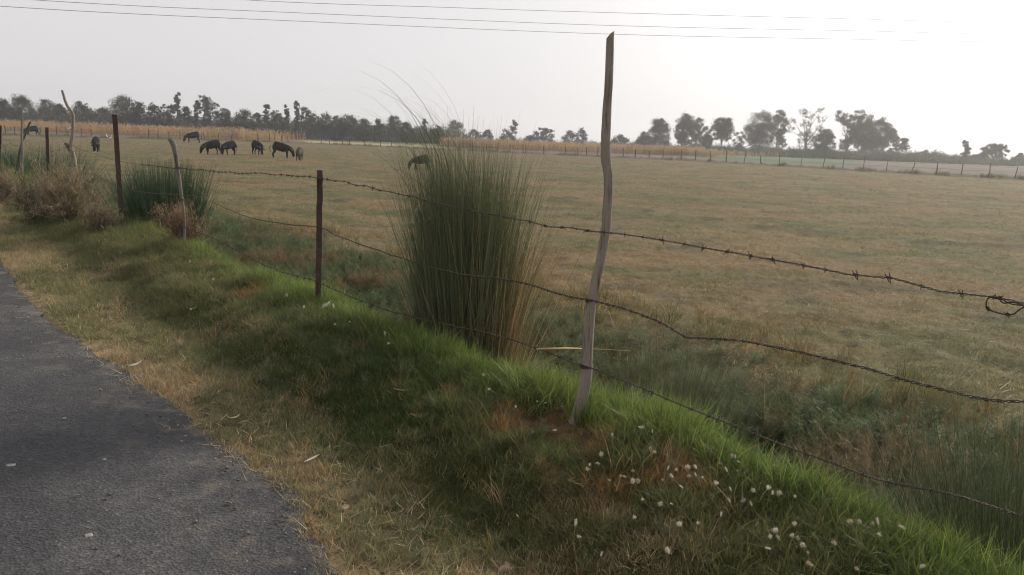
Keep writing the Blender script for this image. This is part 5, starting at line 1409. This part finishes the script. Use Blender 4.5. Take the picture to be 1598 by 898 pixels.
# ------------------------------------------------------------------ buffaloes
def skin_body(name, joints, edges, root, sub=2):
    me = bpy.data.meshes.new(name + '_cage'); me.from_pydata([j[:3] for j in joints], edges, [])
    o = bpy.data.objects.new(name + '_cage', me); COL.objects.link(o)
    o.modifiers.new('skin', 'SKIN'); sk = me.skin_vertices[0] if me.skin_vertices else None
    if sk is None:
        bpy.context.view_layer.objects.active = o
    for i, j in enumerate(joints):
        v = me.skin_vertices[0].data[i]; r = j[3]; v.radius = (r, r) if np.ndim(r) == 0 else r; v.use_root = (i == root)
    o.modifiers['skin'].use_smooth_shade = True
    m = o.modifiers.new('sub', 'SUBSURF'); m.levels = sub; m.render_levels = sub
    dg = bpy.context.evaluated_depsgraph_get(); ev = o.evaluated_get(dg)
    out = bpy.data.meshes.new_from_object(ev); out.name = name
    bpy.data.objects.remove(o); bpy.data.meshes.remove(me)
    return out


def buffalo_meshes(v):
    """three grazing poses; heads down, facing +X; withers about 1.3 m"""
    hy = (0, .22, -.25)[v]; st_ = (.0, .12, -.08)[v]
    J = [(-.56, 0, 1.09, (.28, .30)), (-.28, 0, 1.0, (.36, .42)), (.12, 0, .94, (.40, .45)), (.44, 0, 1.0, (.31, .40)), (.70, hy * .2, .90, (.18, .24)),
         (.92, hy * .6, .70, (.17, .20)), (1.00, hy * .85, .50, (.16, .18)), (1.05, hy, .24, (.115, .12)), (1.07, hy * 1.05, .10, (.105, .09)), (-.80, 0, 1.11, (.17, .22))]
    E = [(0, 1), (1, 2), (2, 3), (3, 4), (4, 5), (5, 6), (6, 7), (7, 8), (0, 9)]
    def leg(pts, at):
        i0 = len(J); prev = at
        for p in pts: J.append(p); E.append((prev, len(J) - 1)); prev = len(J) - 1
    for s in (1, -1):
        q = st_ * s
        leg([(-.70, .17 * s, .82, (.15, .19)), (-.60 + q * .6, .19 * s, .60, (.10, .12)), (-.80 + q, .19 * s, .38, (.06, .07)), (-.76 + q * 1.3, .19 * s, .10, (.045, .05)), (-.73 + q * 1.3, .19 * s, .015, (.06, .06))], 0)
        leg([(.46, .17 * s, .72, (.12, .15)), (.46 - q * .6, .17 * s, .42, (.07, .075)), (.46 - q * 1.2, .17 * s, .12, (.048, .05)), (.49 - q * 1.2, .17 * s, .015, (.06, .06))], 3)
    body = skin_body('buffalo_body', J, E, 1)
    tb = MB(); add_tube(tb, spline([(-1.0, 0, 1.1), (-1.07, .02, .95), (-1.08, .04, .7), (-1.04, .03, .5)], 10), np.concatenate([np.linspace(.035, .018, 8), [.03, .012]]), 7)
    hn = []
    for s in (1, -1):
        h = MB(); add_tube(h, spline([(.95, hy * .7 + .10 * s, .74), (.92, hy * .7 + .30 * s, .78), (.82, hy * .7 + .42 * s, .88), (.70, hy * .7 + .36 * s, 1.0)], 10), np.linspace(.055, .014, 10), 8); hn.append(h.mesh('horn', True))
    er = []
    for s in (1, -1):
        h = MB(); add_tube(h, spline([(.98, hy * .7 + .13 * s, .64), (.97, hy * .7 + .25 * s, .60), (.96, hy * .7 + .36 * s, .54)], 7), np.array([.03, .05, .055, .055, .045, .03, .01]), 8); er.append(h.mesh('ear', True))
    return body, tb.mesh('tail', True), hn, er


def build_buffaloes():
    sets = [buffalo_meshes(v) for v in range(3)]
    def put(px, py, rz, s, v, label, mat, name='water_buffalo', horns=True, cat='buffalo'):
        p = on_z(px, py, FIELD_Z); z = h1(p[0], p[1])
        body, tail, hn, er = sets[v]
        e = empty(name, (p[0], p[1], z), rz - math.atan2(p[0], p[1]), label, cat, 'buffaloes grazing in the field'); s *= .95; e.scale = (s * .98, s, s)
        def prt(nm, me, m):
            me = me.copy(); me.materials.clear(); me.materials.append(m); o = bpy.data.objects.new(nm, me); COL.objects.link(o); o.parent = e
        prt('body', body, mat); prt('tail', tail, mat)
        for q in er: prt('ear', q, mat)
        if horns:
            for q in hn: prt('horn', q, M_HORN)
    # rz: 0 faces right in the picture, pi faces left, -pi/2 faces the viewer
    put(440, 246.5, -.15, .80, 0, 'largest dark buffalo grazing side on with its head to the right, beside the calf', M_HIDE)
    put(467, 251, -1.75, .62, 1, 'small dark brown calf seen end on at the right of the herd', M_HIDEB, 'buffalo_calf', False, 'calf')
    put(403, 243, -1.0, .76, 2, 'dark buffalo grazing toward the viewer, head right, left of the largest one', M_HIDE)
    put(357, 242, -2.4, .74, 1, 'right hand buffalo of the close pair, head down at left', M_HIDE)
    put(331, 241, -2.6, .78, 2, 'left hand buffalo of the close pair, head down at far left', M_HIDE)
    put(301, 223.5, math.pi + .1, 1.0, 0, 'distant buffalo grazing to the left by the far fence above the close pair', M_HIDE)
    put(150, 236.5, -1.66, .72, 0, 'lone dark buffalo facing the viewer between the forked post and leaning steel post', M_HIDE)
    put(50, 212.5, math.pi - .2, .95, 1, 'distant buffalo at far left partly behind the pale stick and dark branch', M_HIDE)
    put(656, 266, math.pi + .1, .62, 2, 'dark young buffalo half hidden behind the left edge of the big grass clump', M_HIDE)
build_world(); build_haze(); build_camera(); build_ground(); build_road(); build_cover()
build_posts(); build_wires(); build_clumps(); build_seed_heads(); build_litter(); build_far_fence(); build_lines(); build_trees(); build_buffaloes()
